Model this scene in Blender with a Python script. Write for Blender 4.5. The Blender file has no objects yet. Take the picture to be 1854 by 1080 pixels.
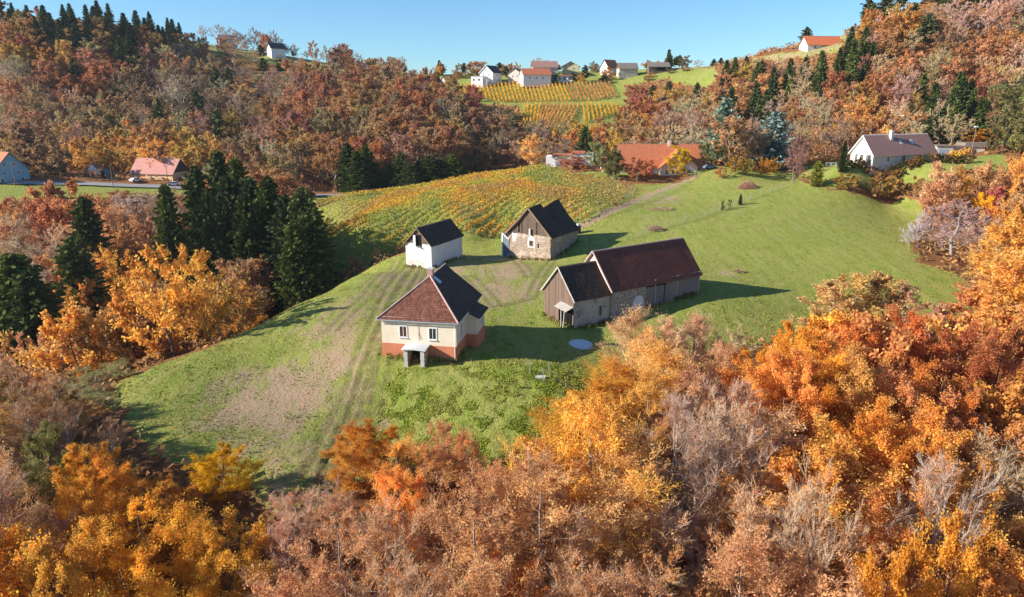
import bpy, math, random
import numpy as np
from mathutils import Vector, Matrix

# ------------------------------------------------------------------ camera, world, sun, exposure
scene = bpy.context.scene
COL = scene.collection
F_PX, HOR, CAM_Z = 1240.0, 185.0, 32.0
PITCH = math.atan((540 - HOR) / F_PX)
cam_data = bpy.data.cameras.new("camera")
cam_data.sensor_width = 36.0
cam_data.lens = F_PX / 1854 * 36.0
cam_data.clip_start = 0.5
cam_data.clip_end = 6000
cam = bpy.data.objects.new("camera", cam_data)
COL.objects.link(cam)
cam.location = (0, 0, CAM_Z)
cam.rotation_euler = (math.pi / 2 - PITCH, 0, 0)
scene.camera = cam

SUN_AZ, SUN_EL = math.radians(192.0), math.radians(25.5)      # azimuth counter-clockwise from +x
sun_dir = Vector((math.cos(SUN_EL) * math.cos(SUN_AZ), math.cos(SUN_EL) * math.sin(SUN_AZ), math.sin(SUN_EL)))
sd = bpy.data.lights.new("sun", 'SUN')
sd.energy = 5.0
sd.angle = math.radians(0.5)
sd.color = (1.0, 0.93, 0.82)
sun = bpy.data.objects.new("sun", sd)
sun.rotation_euler = sun_dir.to_track_quat('Z', 'Y').to_euler()
sun.location = (-60, 0, 80)
COL.objects.link(sun)

world = bpy.data.worlds.new("World")
scene.world = world
world.use_nodes = True
wn = world.node_tree.nodes
wl = world.node_tree.links
sky = wn.new('ShaderNodeTexSky')
sky.sky_type = 'NISHITA'
sky.sun_disc = False
sky.sun_elevation = SUN_EL
sky.sun_rotation = math.pi / 2 - SUN_AZ
sky.altitude = 300
sky.air_density = 1.0
sky.dust_density = 0.0
sky.ozone_density = 3.0
tint = wn.new('ShaderNodeMix'); tint.data_type = 'RGBA'; tint.blend_type = 'MULTIPLY'; tint.inputs[0].default_value = 1.0
tint.inputs[7].default_value = (.67, .94, 1.14, 1)
wl.new(sky.outputs[0], tint.inputs[6]); wl.new(tint.outputs[2], wn['Background'].inputs[0])
wn['Background'].inputs[1].default_value = 0.08
scene.view_settings.view_transform = 'Standard'
scene.view_settings.look = 'None'
scene.view_settings.gamma = 1.0
scene.view_settings.exposure = 0.9
scene.render.engine = 'CYCLES'
scene.cycles.max_bounces = 6
scene.cycles.transparent_max_bounces = 8

rng = np.random.default_rng(7)
random.seed(7)

# ------------------------------------------------------------------ survey helpers (rays of the survey camera meet the land)
_c, _s = math.cos(PITCH), math.sin(PITCH)
def ray(u, v):
    a = (u - 927) / F_PX; b = (540 - v) / F_PX
    return np.array([a, _c + b * _s, -_s + b * _c])
def at_y(u, v, y):
    r = ray(u, v)
    return np.array([0, 0, CAM_Z]) + r * (y / r[1])
def G(u, v, y):
    return tuple(at_y(u, v, y))
def GC(u, v, y, h=12):
    p = at_y(u, v, y)
    return (p[0], p[1], p[2] - h)

CTRL = [
 # hill top and the four old buildings
 (-16.1,80.3,1.7),(-6.8,78.6,1.4),(-14,93,1.7),(-3,91,0.9),(-10,104,1.2),(-16,120,0.8),
 (5.1,102.3,0.0),(9.2,96.5,-0.1),(20,103.5,0.6),(31.6,109.8,1.2),(25,120,1.6),(15,118,1.2),(3,115,0.9),
 (-0.8,146,-0.5),(8,140.7,0.0),(14.7,151.7,2.0),(3,133,0.7),(-8,128,0.8),(-21.5,136,-0.2),(-16,133.3,0.0),(-12,150,-0.6),
 G(735,455,146),G(640,500,124),G(540,550,107),G(400,620,89),G(300,652,82),G(210,692,76),
 G(600,560,98),G(500,640,84),G(600,700,76),G(400,740,71),G(300,800,61),G(400,830,60),G(520,920,53),G(600,850,59),
 G(700,720,73.5),G(700,800,66),G(900,830,62),G(900,720,71),G(1000,700,73),(14,84,-1.0),(13,75,-2.2),(5,88,0.3),
 (20,90,-1.6),(30,95,-1.2),(40,104,-0.8),G(1450,540,115),G(1600,560,113),G(1750,520,124),
 G(1300,500,123),G(1400,430,153),G(1550,440,150),G(1680,450,148),G(1680,380,188),G(1600,355,200),G(1450,328,215),
 G(1230,320,222),G(1140,400,166),G(1250,380,178),G(1350,345,198),G(1060,425,158),G(1160,440,150),
 # near vineyard
 G(1000,370,178),G(1000,312,226),G(1100,345,205),G(900,330,222),G(800,345,215),G(700,370,200),G(600,375,205),G(600,440,170),
 G(700,430,168),G(850,400,172),G(620,480,158),(-28,165,-4.5),(-6,170,-0.5),
 G(1150,310,228),G(1200,303,232),G(1300,300,225),G(1020,300,240),
 # white house terrace
 (102,210.6,14.0),(114,214,14.2),(126,220,14.4),(140,226,15.2),(98,204,13.6),(113,206,13.8),(126,209,14.0),
 (-12.5,76.2,0.7),
 G(1560,300,205),G(1690,298,200),G(1760,285,215),G(1820,300,200),G(1850,260,225),
 # road along the left
 G(-150,322,236),G(30,329,240),G(160,331,245),G(300,336,250),G(440,346,250),G(580,352,250),G(700,346,250),G(830,323,248),
 (-200,262,6),(-130,285,6),(-70,282,2),(-20,282,3),
 # gully on the left
 (-40,122,-7),(-36,136,-6),(-48,110,-9),(-56,94,-10),(-66,80,-12),(-60,105,-15),(-75,130,-18),(-50,165,-11),(-58,190,-9),(-110,150,-19),
 (-160,180,-13),(-95,95,-20),(-62,60,-14),(-95,200,-9),(-140,222,-3),(-200,210,-3),(-80,230,-3.5),(-60,70,-9),(-130,100,-22),(-180,130,-18),
 # slope towards the camera
 (-45,52,-7),(-30,46,-8),(-15,44,-8.5),(0,50,-7.5),(12,60,-6),(22,48,-12),(-20,30,-15),(0,20,-19),(26,72,-5),(40,86,-6),(60,98,-5),(70,72,-12),
 (50,40,-17),(92,104,-6),(112,132,-5),(100,155,0),(125,175,3),(150,150,2),(150,100,-6),(-75,30,-18),(-110,50,-21),
 (0,-60,-26),(-120,-60,-26),(120,-60,-22),(150,40,-14),
 # wooded hill on the left
 GC(0,20,400),GC(100,5,400),GC(200,20,400),GC(320,70,410),GC(-200,-60,420),GC(100,150,345),GC(300,170,335),GC(100,240,300),GC(300,240,300),
 GC(450,235,305),GC(0,240,290),GC(-150,200,300),GC(450,130,380),GC(600,170,345),GC(700,150,360),GC(820,190,330),
 G(560,290,285),G(660,285,285),G(800,300,275),
 G(400,86,455),G(500,101,455),G(560,112,455),G(640,128,455),G(740,138,460),
 # village ridge and upper vineyard
 G(860,152,440),G(960,148,440),G(1060,148,435),G(1120,152,430),G(820,165,420),G(800,185,385),G(950,190,385),G(1110,185,385),G(950,232,335),G(1080,240,325),
 G(870,132,480),G(1000,128,480),G(1180,126,455),G(1260,122,440),G(1300,118,430),
 GC(1180,190,350),GC(1050,225,310),GC(1190,240,285),GC(1250,200,310),GC(1000,265,275),
 # wooded hill on the right
 G(1370,98,400),G(1440,88,375),G(1530,75,365),GC(1560,25,345),GC(1650,-20,350),GC(1850,-120,360),GC(1400,170,320),GC(1500,200,285),
 GC(1500,120,320),GC(1600,150,290),GC(1700,130,290),GC(1800,60,310),GC(1850,150,270),GC(1650,205,255),GC(1500,225,262),GC(1330,230,275),
 # behind the ridges and far away
 (-300,520,70),(-160,560,50),(0,580,35),(150,560,45),(300,480,72),(420,380,92),(230,440,62),(330,250,75),(-360,300,40),(-420,420,80),(260,180,25),
 (-700,0,0),(-700,500,60),(-700,1100,20),(0,1100,0),(700,1100,20),(700,500,80),(700,0,10),(0,-400,-30),(-600,-400,-20),(600,-400,-20),
]
CP = np.array(CTRL, float)
def _phi(r2):
    return np.where(r2 > 0, r2 * np.log(np.maximum(r2, 1e-12)) * 0.5, 0.0)
def _fit(lam=6.0):
    n = len(CP)
    d2 = ((CP[:, None, :2] - CP[None, :, :2]) ** 2).sum(-1) / 1e4
    A = np.zeros((n + 3, n + 3))
    A[:n, :n] = _phi(d2) + np.eye(n) * lam * 1e-4
    P = np.c_[np.ones(n), CP[:, :2] / 100]
    A[:n, n:] = P; A[n:, :n] = P.T
    return np.linalg.solve(A, np.r_[CP[:, 2], 0, 0, 0])
_W = _fit()
def hz(x, y):
    """height of the land at x, y (arrays)"""
    x = np.atleast_1d(np.asarray(x, float)); y = np.atleast_1d(np.asarray(y, float))
    out = np.empty(x.shape).ravel(); xf = x.ravel(); yf = y.ravel()
    n = len(CP)
    for i in range(0, len(xf), 20000):
        xs = np.clip(xf[i:i + 20000], -700, 700); ys = np.clip(yf[i:i + 20000], -400, 1100)
        d2 = ((xs[:, None] - CP[None, :, 0]) ** 2 + (ys[:, None] - CP[None, :, 1]) ** 2) / 1e4
        out[i:i + 20000] = _phi(d2) @ _W[:n] + _W[n] + _W[n + 1] * xs / 100 + _W[n + 2] * ys / 100
    return out.reshape(x.shape)
def gz(x, y):
    return float(hz([x], [y])[0])
def hits(uv, t0=30.0, t1=700.0):
    """first meeting of many survey rays with the land"""
    uv = np.atleast_2d(np.asarray(uv, float)); R = np.array([ray(u, v) for u, v in uv])
    R = R / np.linalg.norm(R[:, :2], axis=1)[:, None]
    t = np.full(len(uv), float(t0)); done = np.zeros(len(uv), bool); prev = t.copy()
    while True:
        act = (~done) & (t < t1)
        if not act.any(): break
        P = R[act] * t[act][:, None]
        below = (CAM_Z + P[:, 2]) < hz(P[:, 0], P[:, 1])
        idx = np.where(act)[0]
        done[idx[below]] = True
        go = idx[~below]
        prev[go] = t[go]; t[go] = t[go] * 1.01 + 0.15
    lo, hi = prev.copy(), t.copy()
    for _ in range(12):
        m = (lo + hi) / 2
        P = R * m[:, None]
        b = (CAM_Z + P[:, 2]) < hz(P[:, 0], P[:, 1])
        hi = np.where(b, m, hi); lo = np.where(b, lo, m)
    P = R * hi[:, None]
    return np.c_[P[:, 0], P[:, 1], CAM_Z + P[:, 2]]
def hit(u, v, t0=30.0):
    return Vector(hits([(u, v)], t0)[0])

# ------------------------------------------------------------------ small noise and polygon helpers
def _hash(ix, iy, seed):
    h = (ix.astype(np.int64) * 374761393 + iy.astype(np.int64) * 668265263 + seed * 982451653) & 0xFFFFFFFF
    h = ((h ^ (h >> 13)) * 1274126177) & 0xFFFFFFFF
    return ((h ^ (h >> 16)) & 0xFFFF) / 65535.0
def vnoise(x, y, seed=0):
    ix = np.floor(x); iy = np.floor(y); fx = x - ix; fy = y - iy
    fx = fx * fx * (3 - 2 * fx); fy = fy * fy * (3 - 2 * fy)
    a = _hash(ix, iy, seed); b = _hash(ix + 1, iy, seed); c = _hash(ix, iy + 1, seed); d = _hash(ix + 1, iy + 1, seed)
    return (a * (1 - fx) + b * fx) * (1 - fy) + (c * (1 - fx) + d * fx) * fy
def fnoise(x, y, seed=0, oct=3):
    s = 0; a = 0.5
    for k in range(oct):
        s = s + a * vnoise(x * 2 ** k, y * 2 ** k, seed + k * 17); a *= 0.5
    return s / (1 - 0.5 ** oct)
def inpoly(x, y, P):
    x = np.asarray(x, float); y = np.asarray(y, float); r = np.zeros(x.shape, bool)
    n = len(P); j = n - 1
    for i in range(n):
        xi, yi = P[i][0], P[i][1]; xj, yj = P[j][0], P[j][1]
        if yi != yj:
            c = ((yi > y) != (yj > y)) & (x < (xj - xi) * (y - yi) / (yj - yi) + xi)
            r ^= c
        j = i
    return r
def segdist(x, y, line):
    """distance to a polyline"""
    best = np.full(np.shape(x), 1e9)
    for (x0, y0), (x1, y1) in zip(line[:-1], line[1:]):
        dx, dy = x1 - x0, y1 - y0; L2 = dx * dx + dy * dy + 1e-9
        t = np.clip(((x - x0) * dx + (y - y0) * dy) / L2, 0, 1)
        best = np.minimum(best, np.hypot(x - x0 - t * dx, y - y0 - t * dy))
    return best
def land(px, t0=30.0):
    return [(float(p[0]), float(p[1])) for p in hits(px, t0)]

# ------------------------------------------------------------------ object helpers
def tag(o, label=None, cat=None, group=None, kind=None):
    if label: o["label"] = label
    if cat: o["category"] = cat
    if group: o["group"] = group
    if kind: o["kind"] = kind
    return o
def empty(name, loc, rz=0.0, label=None, cat=None, group=None):
    o = bpy.data.objects.new(name, None)
    o.empty_display_size = 0.5
    COL.objects.link(o); o.location = loc; o.rotation_euler = (0, 0, rz)
    return tag(o, label, cat, group)
def link(name, me, parent=None, mats=None):
    o = bpy.data.objects.new(name, me); COL.objects.link(o)
    if parent: o.parent = parent
    if mats and not me.materials:
        for m in (mats if isinstance(mats, (list, tuple)) else [mats]): me.materials.append(m)
    return o
def raw_mesh(name, V, F, k, mats=(), midx=None, col=None, smooth=False, uv=None):
    """V (n,3); F (m,k) all faces with k corners; col per-face or per-vertex rgb(a)"""
    me = bpy.data.meshes.new(name)
    V = np.asarray(V, np.float32); F = np.asarray(F, np.int32)
    me.vertices.add(len(V)); me.vertices.foreach_set("co", V.ravel())
    me.loops.add(F.size); me.loops.foreach_set("vertex_index", F.ravel())
    me.polygons.add(len(F))
    me.polygons.foreach_set("loop_start", np.arange(0, F.size, k, dtype=np.int32))
    me.polygons.foreach_set("loop_total", np.full(len(F), k, np.int32))
    if midx is not None: me.polygons.foreach_set("material_index", np.asarray(midx, np.int32))
    if smooth: me.polygons.foreach_set("use_smooth", np.ones(len(F), bool))
    for m in mats: me.materials.append(m)
    if col is not None:
        dom = 'FACE' if len(col) == len(F) and len(F) != len(V) else 'POINT'
        at = me.attributes.new("tint", 'FLOAT_COLOR', dom)
        c4 = np.c_[np.asarray(col, np.float32)[:, :3], np.ones(len(col), np.float32)]
        at.data.foreach_set("color", c4.astype(np.float32).ravel())
    if uv is not None:
        l = me.uv_layers.new(name="UVMap"); l.data.foreach_set("uv", np.asarray(uv, np.float32).ravel())
    me.update(); me.validate()
    return me

class MB:
    """collects polygons of one part; every face gets a UV in metres (u level, v up the face)"""
    def __init__(s): s.v = []; s.f = []; s.m = []
    def face(s, pts, m=0):
        i = len(s.v); s.v += [tuple(p) for p in pts]; s.f.append(list(range(i, i + len(pts)))); s.m.append(m)
    def hexa(s, p, m=0):
        """8 points: bottom 0-3 counter-clockwise, top 4-7"""
        for q in ((0, 3, 2, 1), (4, 5, 6, 7), (0, 1, 5, 4), (1, 2, 6, 5), (2, 3, 7, 6), (3, 0, 4, 7)):
            s.face([p[k] for k in q], m)
    def box(s, x0, x1, y0, y1, z0, z1, m=0):
        s.hexa([(x0, y0, z0), (x1, y0, z0), (x1, y1, z0), (x0, y1, z0), (x0, y0, z1), (x1, y0, z1), (x1, y1, z1), (x0, y1, z1)], m)
    def beam(s, a, b, w, h=None, m=0):
        a = Vector(a); b = Vector(b); d = (b - a).normalized(); h = h or w
        up = Vector((0, 0, 1)) if abs(d.z) < 0.95 else Vector((0, 1, 0))
        r = d.cross(up).normalized() * w / 2; t = r.cross(d).normalized() * h / 2
        s.hexa([a - r - t, a + r - t, b + r - t, b - r - t, a - r + t, a + r + t, b + r + t, b - r + t], m)
    def slab(s, q, th, m=0, side=None):
        """quad or polygon q with thickness th below its face"""
        q = [Vector(p) for p in q]; n = (q[1] - q[0]).cross(q[2] - q[0]).normalized()
        lo = [p - n * th for p in q]; k = len(q); sm = m if side is None else side
        s.face(q, m); s.face(lo[::-1], sm)
        for i in range(k): s.face([lo[i], lo[(i + 1) % k], q[(i + 1) % k], q[i]], sm)
    def tube(s, a, b, r0, r1=None, n=8, m=0, caps=True):
        a = Vector(a); b = Vector(b); d = (b - a).normalized(); r1 = r0 if r1 is None else r1
        up = Vector((0, 0, 1)) if abs(d.z) < 0.95 else Vector((1, 0, 0))
        u = d.cross(up).normalized(); w = u.cross(d)
        A = [a + (u * math.cos(t) + w * math.sin(t)) * r0 for t in [2 * math.pi * i / n for i in range(n)]]
        B = [b + (u * math.cos(t) + w * math.sin(t)) * r1 for t in [2 * math.pi * i / n for i in range(n)]]
        for i in range(n): s.face([A[i], B[i], B[(i + 1) % n], A[(i + 1) % n]], m)
        if caps: s.face(A, m); s.face(B[::-1], m)
    def build(s, name, mats, parent=None, smooth=False, recalc=True):
        me = bpy.data.meshes.new(name); me.from_pydata(s.v, [], s.f)
        for m in (mats if isinstance(mats, (list, tuple)) else [mats]): me.materials.append(m)
        me.polygons.foreach_set("material_index", s.m)
        uvl = me.uv_layers.new(name="UVMap")
        for p in me.polygons:
            n = p.normal
            u = Vector((0, 0, 1)).cross(n)
            u = u.normalized() if u.length > 0.05 else Vector((1, 0, 0))
            w = n.cross(u)
            for li in p.loop_indices:
                co = me.vertices[me.loops[li].vertex_index].co
                uvl.data[li].uv = (co.dot(u), co.dot(w))
        me.update()
        return link(name, me, parent)

# ------------------------------------------------------------------ materials
def nodes(name):
    m = bpy.data.materials.new(name); m.use_nodes = True
    nt = m.node_tree; b = nt.nodes['Principled BSDF']
    b.inputs['Roughness'].default_value = 0.85
    b.inputs['Specular IOR Level'].default_value = 0.2
    return m, nt, b
def N(nt, t, **k):
    n = nt.nodes.new(t)
    for a, v in k.items():
        if hasattr(n, a): setattr(n, a, v)
        else: n.inputs[a].default_value = v
    return n
def col4(c): return (c[0], c[1], c[2], 1.0)
def mixc(nt, fac, a, b, mode='MIX'):
    n = nt.nodes.new('ShaderNodeMix'); n.data_type = 'RGBA'; n.blend_type = mode; n.clamp_factor = True
    for s, v in ((n.inputs[0], fac), (n.inputs[6], a), (n.inputs[7], b)):
        if hasattr(v, 'is_linked') or hasattr(v, 'links'): nt.links.new(v, s)
        elif isinstance(v, (int, float)): s.default_value = v
        else: s.default_value = col4(v)
    return n.outputs[2]
def ramp(nt, src, p0, p1, c0=(0, 0, 0), c1=(1, 1, 1)):
    r = nt.nodes.new('ShaderNodeValToRGB'); nt.links.new(src, r.inputs[0])
    r.color_ramp.elements[0].position = p0; r.color_ramp.elements[1].position = p1
    r.color_ramp.elements[0].color = col4(c0); r.color_ramp.elements[1].color = col4(c1)
    return r.outputs[0]
def math_(nt, op, a, b=0.0, clamp=False):
    n = nt.nodes.new('ShaderNodeMath'); n.operation = op; n.use_clamp = clamp
    for s, v in ((n.inputs[0], a), (n.inputs[1], b)):
        if hasattr(v, 'links'): nt.links.new(v, s)
        else: s.default_value = v
    return n.outputs[0]
def noise(nt, scale, vec=None, detail=4.0, rough=0.6, w=None):
    n = nt.nodes.new('ShaderNodeTexNoise'); n.inputs['Scale'].default_value = scale
    n.inputs['Detail'].default_value = detail; n.inputs['Roughness'].default_value = rough
    if vec is not None: nt.links.new(vec, n.inputs['Vector'])
    return n.outputs[0]
def mapping(nt, src, scale=(1, 1, 1), rot=(0, 0, 0)):
    n = nt.nodes.new('ShaderNodeMapping'); nt.links.new(src, n.inputs[0])
    n.inputs['Scale'].default_value = scale; n.inputs['Rotation'].default_value = rot
    return n.outputs[0]
def bump(nt, b, h, strength=0.5, dist=0.05):
    n = nt.nodes.new('ShaderNodeBump'); n.inputs['Strength'].default_value = strength; n.inputs['Distance'].default_value = dist
    nt.links.new(h, n.inputs['Height']); nt.links.new(n.outputs[0], b.inputs['Normal'])
def coord(nt, k='Object'):
    return nt.nodes.new('ShaderNodeTexCoord').outputs[k]

def plaster(name, c, c2=None, patch=None, sc=1.0, rough=0.9):
    m, nt, b = nodes(name); o = coord(nt)
    c2 = c2 or tuple(x * 0.8 for x in c)
    base = mixc(nt, ramp(nt, noise(nt, 0.9 * sc, o), .35, .7), c, c2)
    base = mixc(nt, math_(nt, 'MULTIPLY', ramp(nt, noise(nt, 14, o), .45, .75), .25), base, tuple(x * .6 for x in c))
    # rain streaks: noise stretched down the wall
    st = ramp(nt, noise(nt, 2.2, mapping(nt, o, (1.5, 1.5, .12))), .55, .75)
    base = mixc(nt, math_(nt, 'MULTIPLY', st, .3), base, tuple(x * .55 for x in c))
    if patch: base = mixc(nt, ramp(nt, noise(nt, 0.7, o, 6, .7), .56, .6), base, patch)
    nt.links.new(base, b.inputs['Base Color']); b.inputs['Roughness'].default_value = rough
    bump(nt, b, noise(nt, 22, o), .35, .02)
    return m
def rubble(name, c, c2, mortar, cover=None, cov=.5):
    m, nt, b = nodes(name); o = coord(nt)
    v = nt.nodes.new('ShaderNodeTexVoronoi'); v.inputs['Scale'].default_value = 3.6; nt.links.new(mapping(nt, o, (1, 1, 1.5)), v.inputs['Vector'])
    e = nt.nodes.new('ShaderNodeTexVoronoi'); e.feature = 'DISTANCE_TO_EDGE'; e.inputs['Scale'].default_value = 3.6
    nt.links.new(mapping(nt, o, (1, 1, 1.5)), e.inputs['Vector'])
    sep = nt.nodes.new('ShaderNodeSeparateColor'); nt.links.new(v.outputs['Color'], sep.inputs[0])
    base = mixc(nt, sep.outputs[0], c, c2)
    base = mixc(nt, math_(nt, 'MULTIPLY', ramp(nt, sep.outputs[1], .6, .7), .7), base, tuple(x * .45 for x in c))
    edge = ramp(nt, e.outputs['Distance'], .03, .09, (1, 1, 1), (0, 0, 0))
    base = mixc(nt, math_(nt, 'MULTIPLY', edge, .85), base, mortar)
    h = e.outputs['Distance']
    if cover:
        f = ramp(nt, noise(nt, 0.55, o, 7, .7), cov, cov + .04)
        base = mixc(nt, f, base, cover)
    base = mixc(nt, math_(nt, 'MULTIPLY', ramp(nt, noise(nt, 9, o), .5, .8), .5), base, tuple(x * .5 for x in c))
    nt.links.new(base, b.inputs['Base Color'])
    bump(nt, b, h, .7, .08)
    return m
def boards(name, c, c2, w=0.22, dark=(.03, .02, .015)):
    m, nt, b = nodes(name); uv = coord(nt, 'UV')
    br = nt.nodes.new('ShaderNodeTexBrick'); nt.links.new(mapping(nt, uv, (1, 1, 1), (0, 0, math.pi / 2)), br.inputs['Vector'])
    br.inputs['Scale'].default_value = 1; br.inputs['Brick Width'].default_value = 9.0; br.inputs['Row Height'].default_value = w
    br.inputs['Mortar Size'].default_value = 0.012; br.offset = 0.3
    br.inputs['Color1'].default_value = col4(c); br.inputs['Color2'].default_value = col4(c2); br.inputs['Mortar'].default_value = col4(dark)
    g = noise(nt, 3, mapping(nt, uv, (5, .5, 1)), 6, .7)
    base = mixc(nt, ramp(nt, g, .4, .7), br.outputs['Color'], tuple(x * .45 for x in c))
    base = mixc(nt, math_(nt, 'MULTIPLY', ramp(nt, noise(nt, .5, uv), .5, .7), .5), base, c2)
    nt.links.new(base, b.inputs['Base Color'])
    bump(nt, b, br.outputs['Fac'], -.6, .03)
    return m
def tiles(name, c, c2, moss=None, mossf=.55, w=.24, h=.34, mortar=None, rough=.7):
    m, nt, b = nodes(name); uv = coord(nt, 'UV')
    br = nt.nodes.new('ShaderNodeTexBrick'); nt.links.new(uv, br.inputs['Vector'])
    br.inputs['Scale'].default_value = 1; br.inputs['Brick Width'].default_value = w; br.inputs['Row Height'].default_value = h
    br.inputs['Mortar Size'].default_value = 0.03; br.inputs['Mortar Smooth'].default_value = .4; br.offset = 0.5
    br.inputs['Color1'].default_value = col4(c); br.inputs['Color2'].default_value = col4(c2)
    br.inputs['Mortar'].default_value = col4(mortar or tuple(x * .4 for x in c))
    base = br.outputs['Color']
    base = mixc(nt, math_(nt, 'MULTIPLY', ramp(nt, noise(nt, .8, uv, 5, .7), .4, .7), .55), base, tuple(x * .62 for x in c))
    if moss: base = mixc(nt, ramp(nt, noise(nt, 1.1, uv, 8, .75), mossf, mossf + .06), base, moss)
    nt.links.new(base, b.inputs['Base Color']); b.inputs['Roughness'].default_value = rough
    bump(nt, b, br.outputs['Fac'], -.8, .05)
    return m
def plain(name, c, rough=.7, metal=0.0, var=.25, sc=3.0):
    m, nt, b = nodes(name); o = coord(nt)
    base = mixc(nt, ramp(nt, noise(nt, sc, o), .35, .7), c, tuple(x * (1 - var) for x in c))
    nt.links.new(base, b.inputs['Base Color']); b.inputs['Roughness'].default_value = rough; b.inputs['Metallic'].default_value = metal
    return m
def glass(name, c=(.03, .035, .04)):
    m, nt, b = nodes(name); b.inputs['Base Color'].default_value = col4(c); b.inputs['Roughness'].default_value = .12
    b.inputs['Specular IOR Level'].default_value = .6
    return m

def leaf_mat(name, trans=.4, objcol=True, rough=.6):
    """leaf colour = the plant's own colour x a per-leaf tint; light passes through the blade"""
    m, nt, b = nodes(name)
    at = nt.nodes.new('ShaderNodeAttribute'); at.attribute_name = "tint"
    if objcol:
        oi = nt.nodes.new('ShaderNodeObjectInfo')
        c = mixc(nt, 1.0, oi.outputs['Color'], at.outputs['Color'], 'MULTIPLY')
    else: c = at.outputs['Color']
    nt.nodes.remove(b)
    d = nt.nodes.new('ShaderNodeBsdfDiffuse'); t = nt.nodes.new('ShaderNodeBsdfTranslucent')
    g = nt.nodes.new('ShaderNodeMixShader'); g.inputs[0].default_value = trans
    nt.links.new(c, d.inputs['Color']); nt.links.new(c, t.inputs['Color'])
    nt.links.new(d.outputs[0], g.inputs[1]); nt.links.new(t.outputs[0], g.inputs[2])
    nt.links.new(g.outputs[0], nt.nodes['Material Output'].inputs['Surface'])
    return m
def bark_mat(name, c, c2, sc=6.0):
    m, nt, b = nodes(name); o = coord(nt)
    base = mixc(nt, ramp(nt, noise(nt, sc, mapping(nt, o, (1, 1, .35)), 5, .7), .4, .65), c, c2)
    nt.links.new(base, b.inputs['Base Color']); b.inputs['Roughness'].default_value = .9
    bump(nt, b, noise(nt, sc * 2, o), .4, .03)
    return m

M = {}
M['leaf'] = leaf_mat('leaf', .48)
M['needle'] = leaf_mat('needle', .12)
M['leaf_own'] = leaf_mat('leaf_own', .35, objcol=False)
M['bark'] = bark_mat('bark', (.10, .075, .055), (.18, .145, .115))
M['bark_grey'] = bark_mat('bark_grey', (.25, .21, .18), (.36, .32, .28))
M['bark_pale'] = bark_mat('bark_pale', (.46, .40, .34), (.28, .24, .20))
M['bark_birch'] = bark_mat('bark_birch', (.62, .58, .52), (.2, .17, .15), 3.0)
M['bark_dark'] = bark_mat('bark_dark', (.06, .045, .035), (.10, .08, .06))
def twig_mat():
    m, nt, b = nodes('twig')
    at = nt.nodes.new('ShaderNodeAttribute'); at.attribute_name = "tint"
    oi = nt.nodes.new('ShaderNodeObjectInfo')
    nt.links.new(mixc(nt, 1.0, oi.outputs['Color'], at.outputs['Color'], 'MULTIPLY'), b.inputs['Base Color'])
    return m
M['twig'] = twig_mat()

# ------------------------------------------------------------------ zones on the land (outlines walked on the ground)
MEADOW = land([(733,458),(640,500),(540,550),(470,586),(400,621),(300,655),(212,694),(205,720),(230,770),(260,800),(300,830),(400,850),(470,900),(520,935),(570,935),(620,880),(700,850),
               (780,850),(900,880),(960,840),(1010,780),(1080,720),(1130,680),(1200,640),(1300,640),(1400,610),(1500,600),(1620,600),(1740,590),(1770,545),(1740,500),(1668,476),
               (1648,440),(1660,400),(1685,370),(1640,358),(1560,352),(1500,344),(1440,330),(1330,318),(1250,312),(1180,312),(1145,348),(1130,368),(1060,405),(1000,420),(900,432),(850,428),(790,440)])
VINE = land([(583,366),(680,352),(800,328),(860,316),(930,308),(1000,306),(1045,318),(1100,322),(1150,342),(1132,366),(1060,403),(1020,412),(900,432),(850,428),(740,440),(645,482),(610,494),(572,470),(566,420)], 100)
GARDEN = land([(1040,312),(1130,305),(1300,300),(1440,305),(1450,330),(1240,318),(1150,345),(1100,326)], 150)
TERRACE = land([(1450,300),(1530,290),(1700,288),(1800,280),(1850,290),(1850,310),(1760,305),(1690,330),(1600,345),(1500,342),(1440,325)], 150)
UPVINE = land([(790,160),(850,152),(960,150),(1060,150),(1128,152),(1140,185),(1120,200),(1120,240),(950,240),(940,192),(830,186)], 250)
VILLAGE = [(-62,430),(-20,432),(20,430),(70,425),(105,415),(130,425),(125,470),(60,480),(0,480),(-70,478)]
ROADSIDE = land([(0,330),(160,333),(300,337),(420,347),(420,356),(300,352),(170,362),(0,368),(-120,368),(-150,326)], 150)
ROADSIDE2 = land([(430,346),(560,352),(700,346),(850,322),(880,325),(700,360),(590,368),(440,362)], 150)
BEECHFLOOR = land([(520,262),(680,255),(700,280),(650,300),(560,300),(500,290)], 200)
GREENHILL = land([(1210,128),(1290,122),(1300,140),(1280,160),(1215,150)], 300)
CRESTS = [[(100,442),(160,388),(196,366),(232,352),(330,400),(330,600),(100,600)], land([(1350,108),(1400,98),(1440,93),(1500,78),(1535,52),(1562,44),(1545,75),(1515,92),(1440,104),(1400,112)], 300), land([(520,104),(560,110),(562,122),(530,118)], 330)]
PATCHES_CLEAR = [MEADOW, VINE, GARDEN, TERRACE, UPVINE, VILLAGE, ROADSIDE, ROADSIDE2, GREENHILL] + CRESTS
ROAD = land([(-200,318),(-60,326),(30,331),(160,333),(300,338),(440,348),(580,354),(700,348),(760,338),(835,322)], 150)
ROAD = ROAD[:-1] + [(ROAD[-1][0], ROAD[-1][1]), (-10, 262), (5, 262)]
PATH = land([(1048,412),(1080,396),(1130,372),(1180,350),(1230,330),(1262,318)], 100)
OLIVE0 = land([(735,462),(690,560),(672,650),(655,760),(600,900),(520,930),(430,850),(330,790),(370,730),(480,640),(600,548),(660,505)])
DRY = [land([(745,474),(722,540),(690,565),(660,640),(610,760),(560,810),(440,815),(372,745),(425,690),(520,630),(600,560),(660,500)]),
       land([(1215,352),(1238,358),(1165,402),(1150,395)], 100)]
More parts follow.
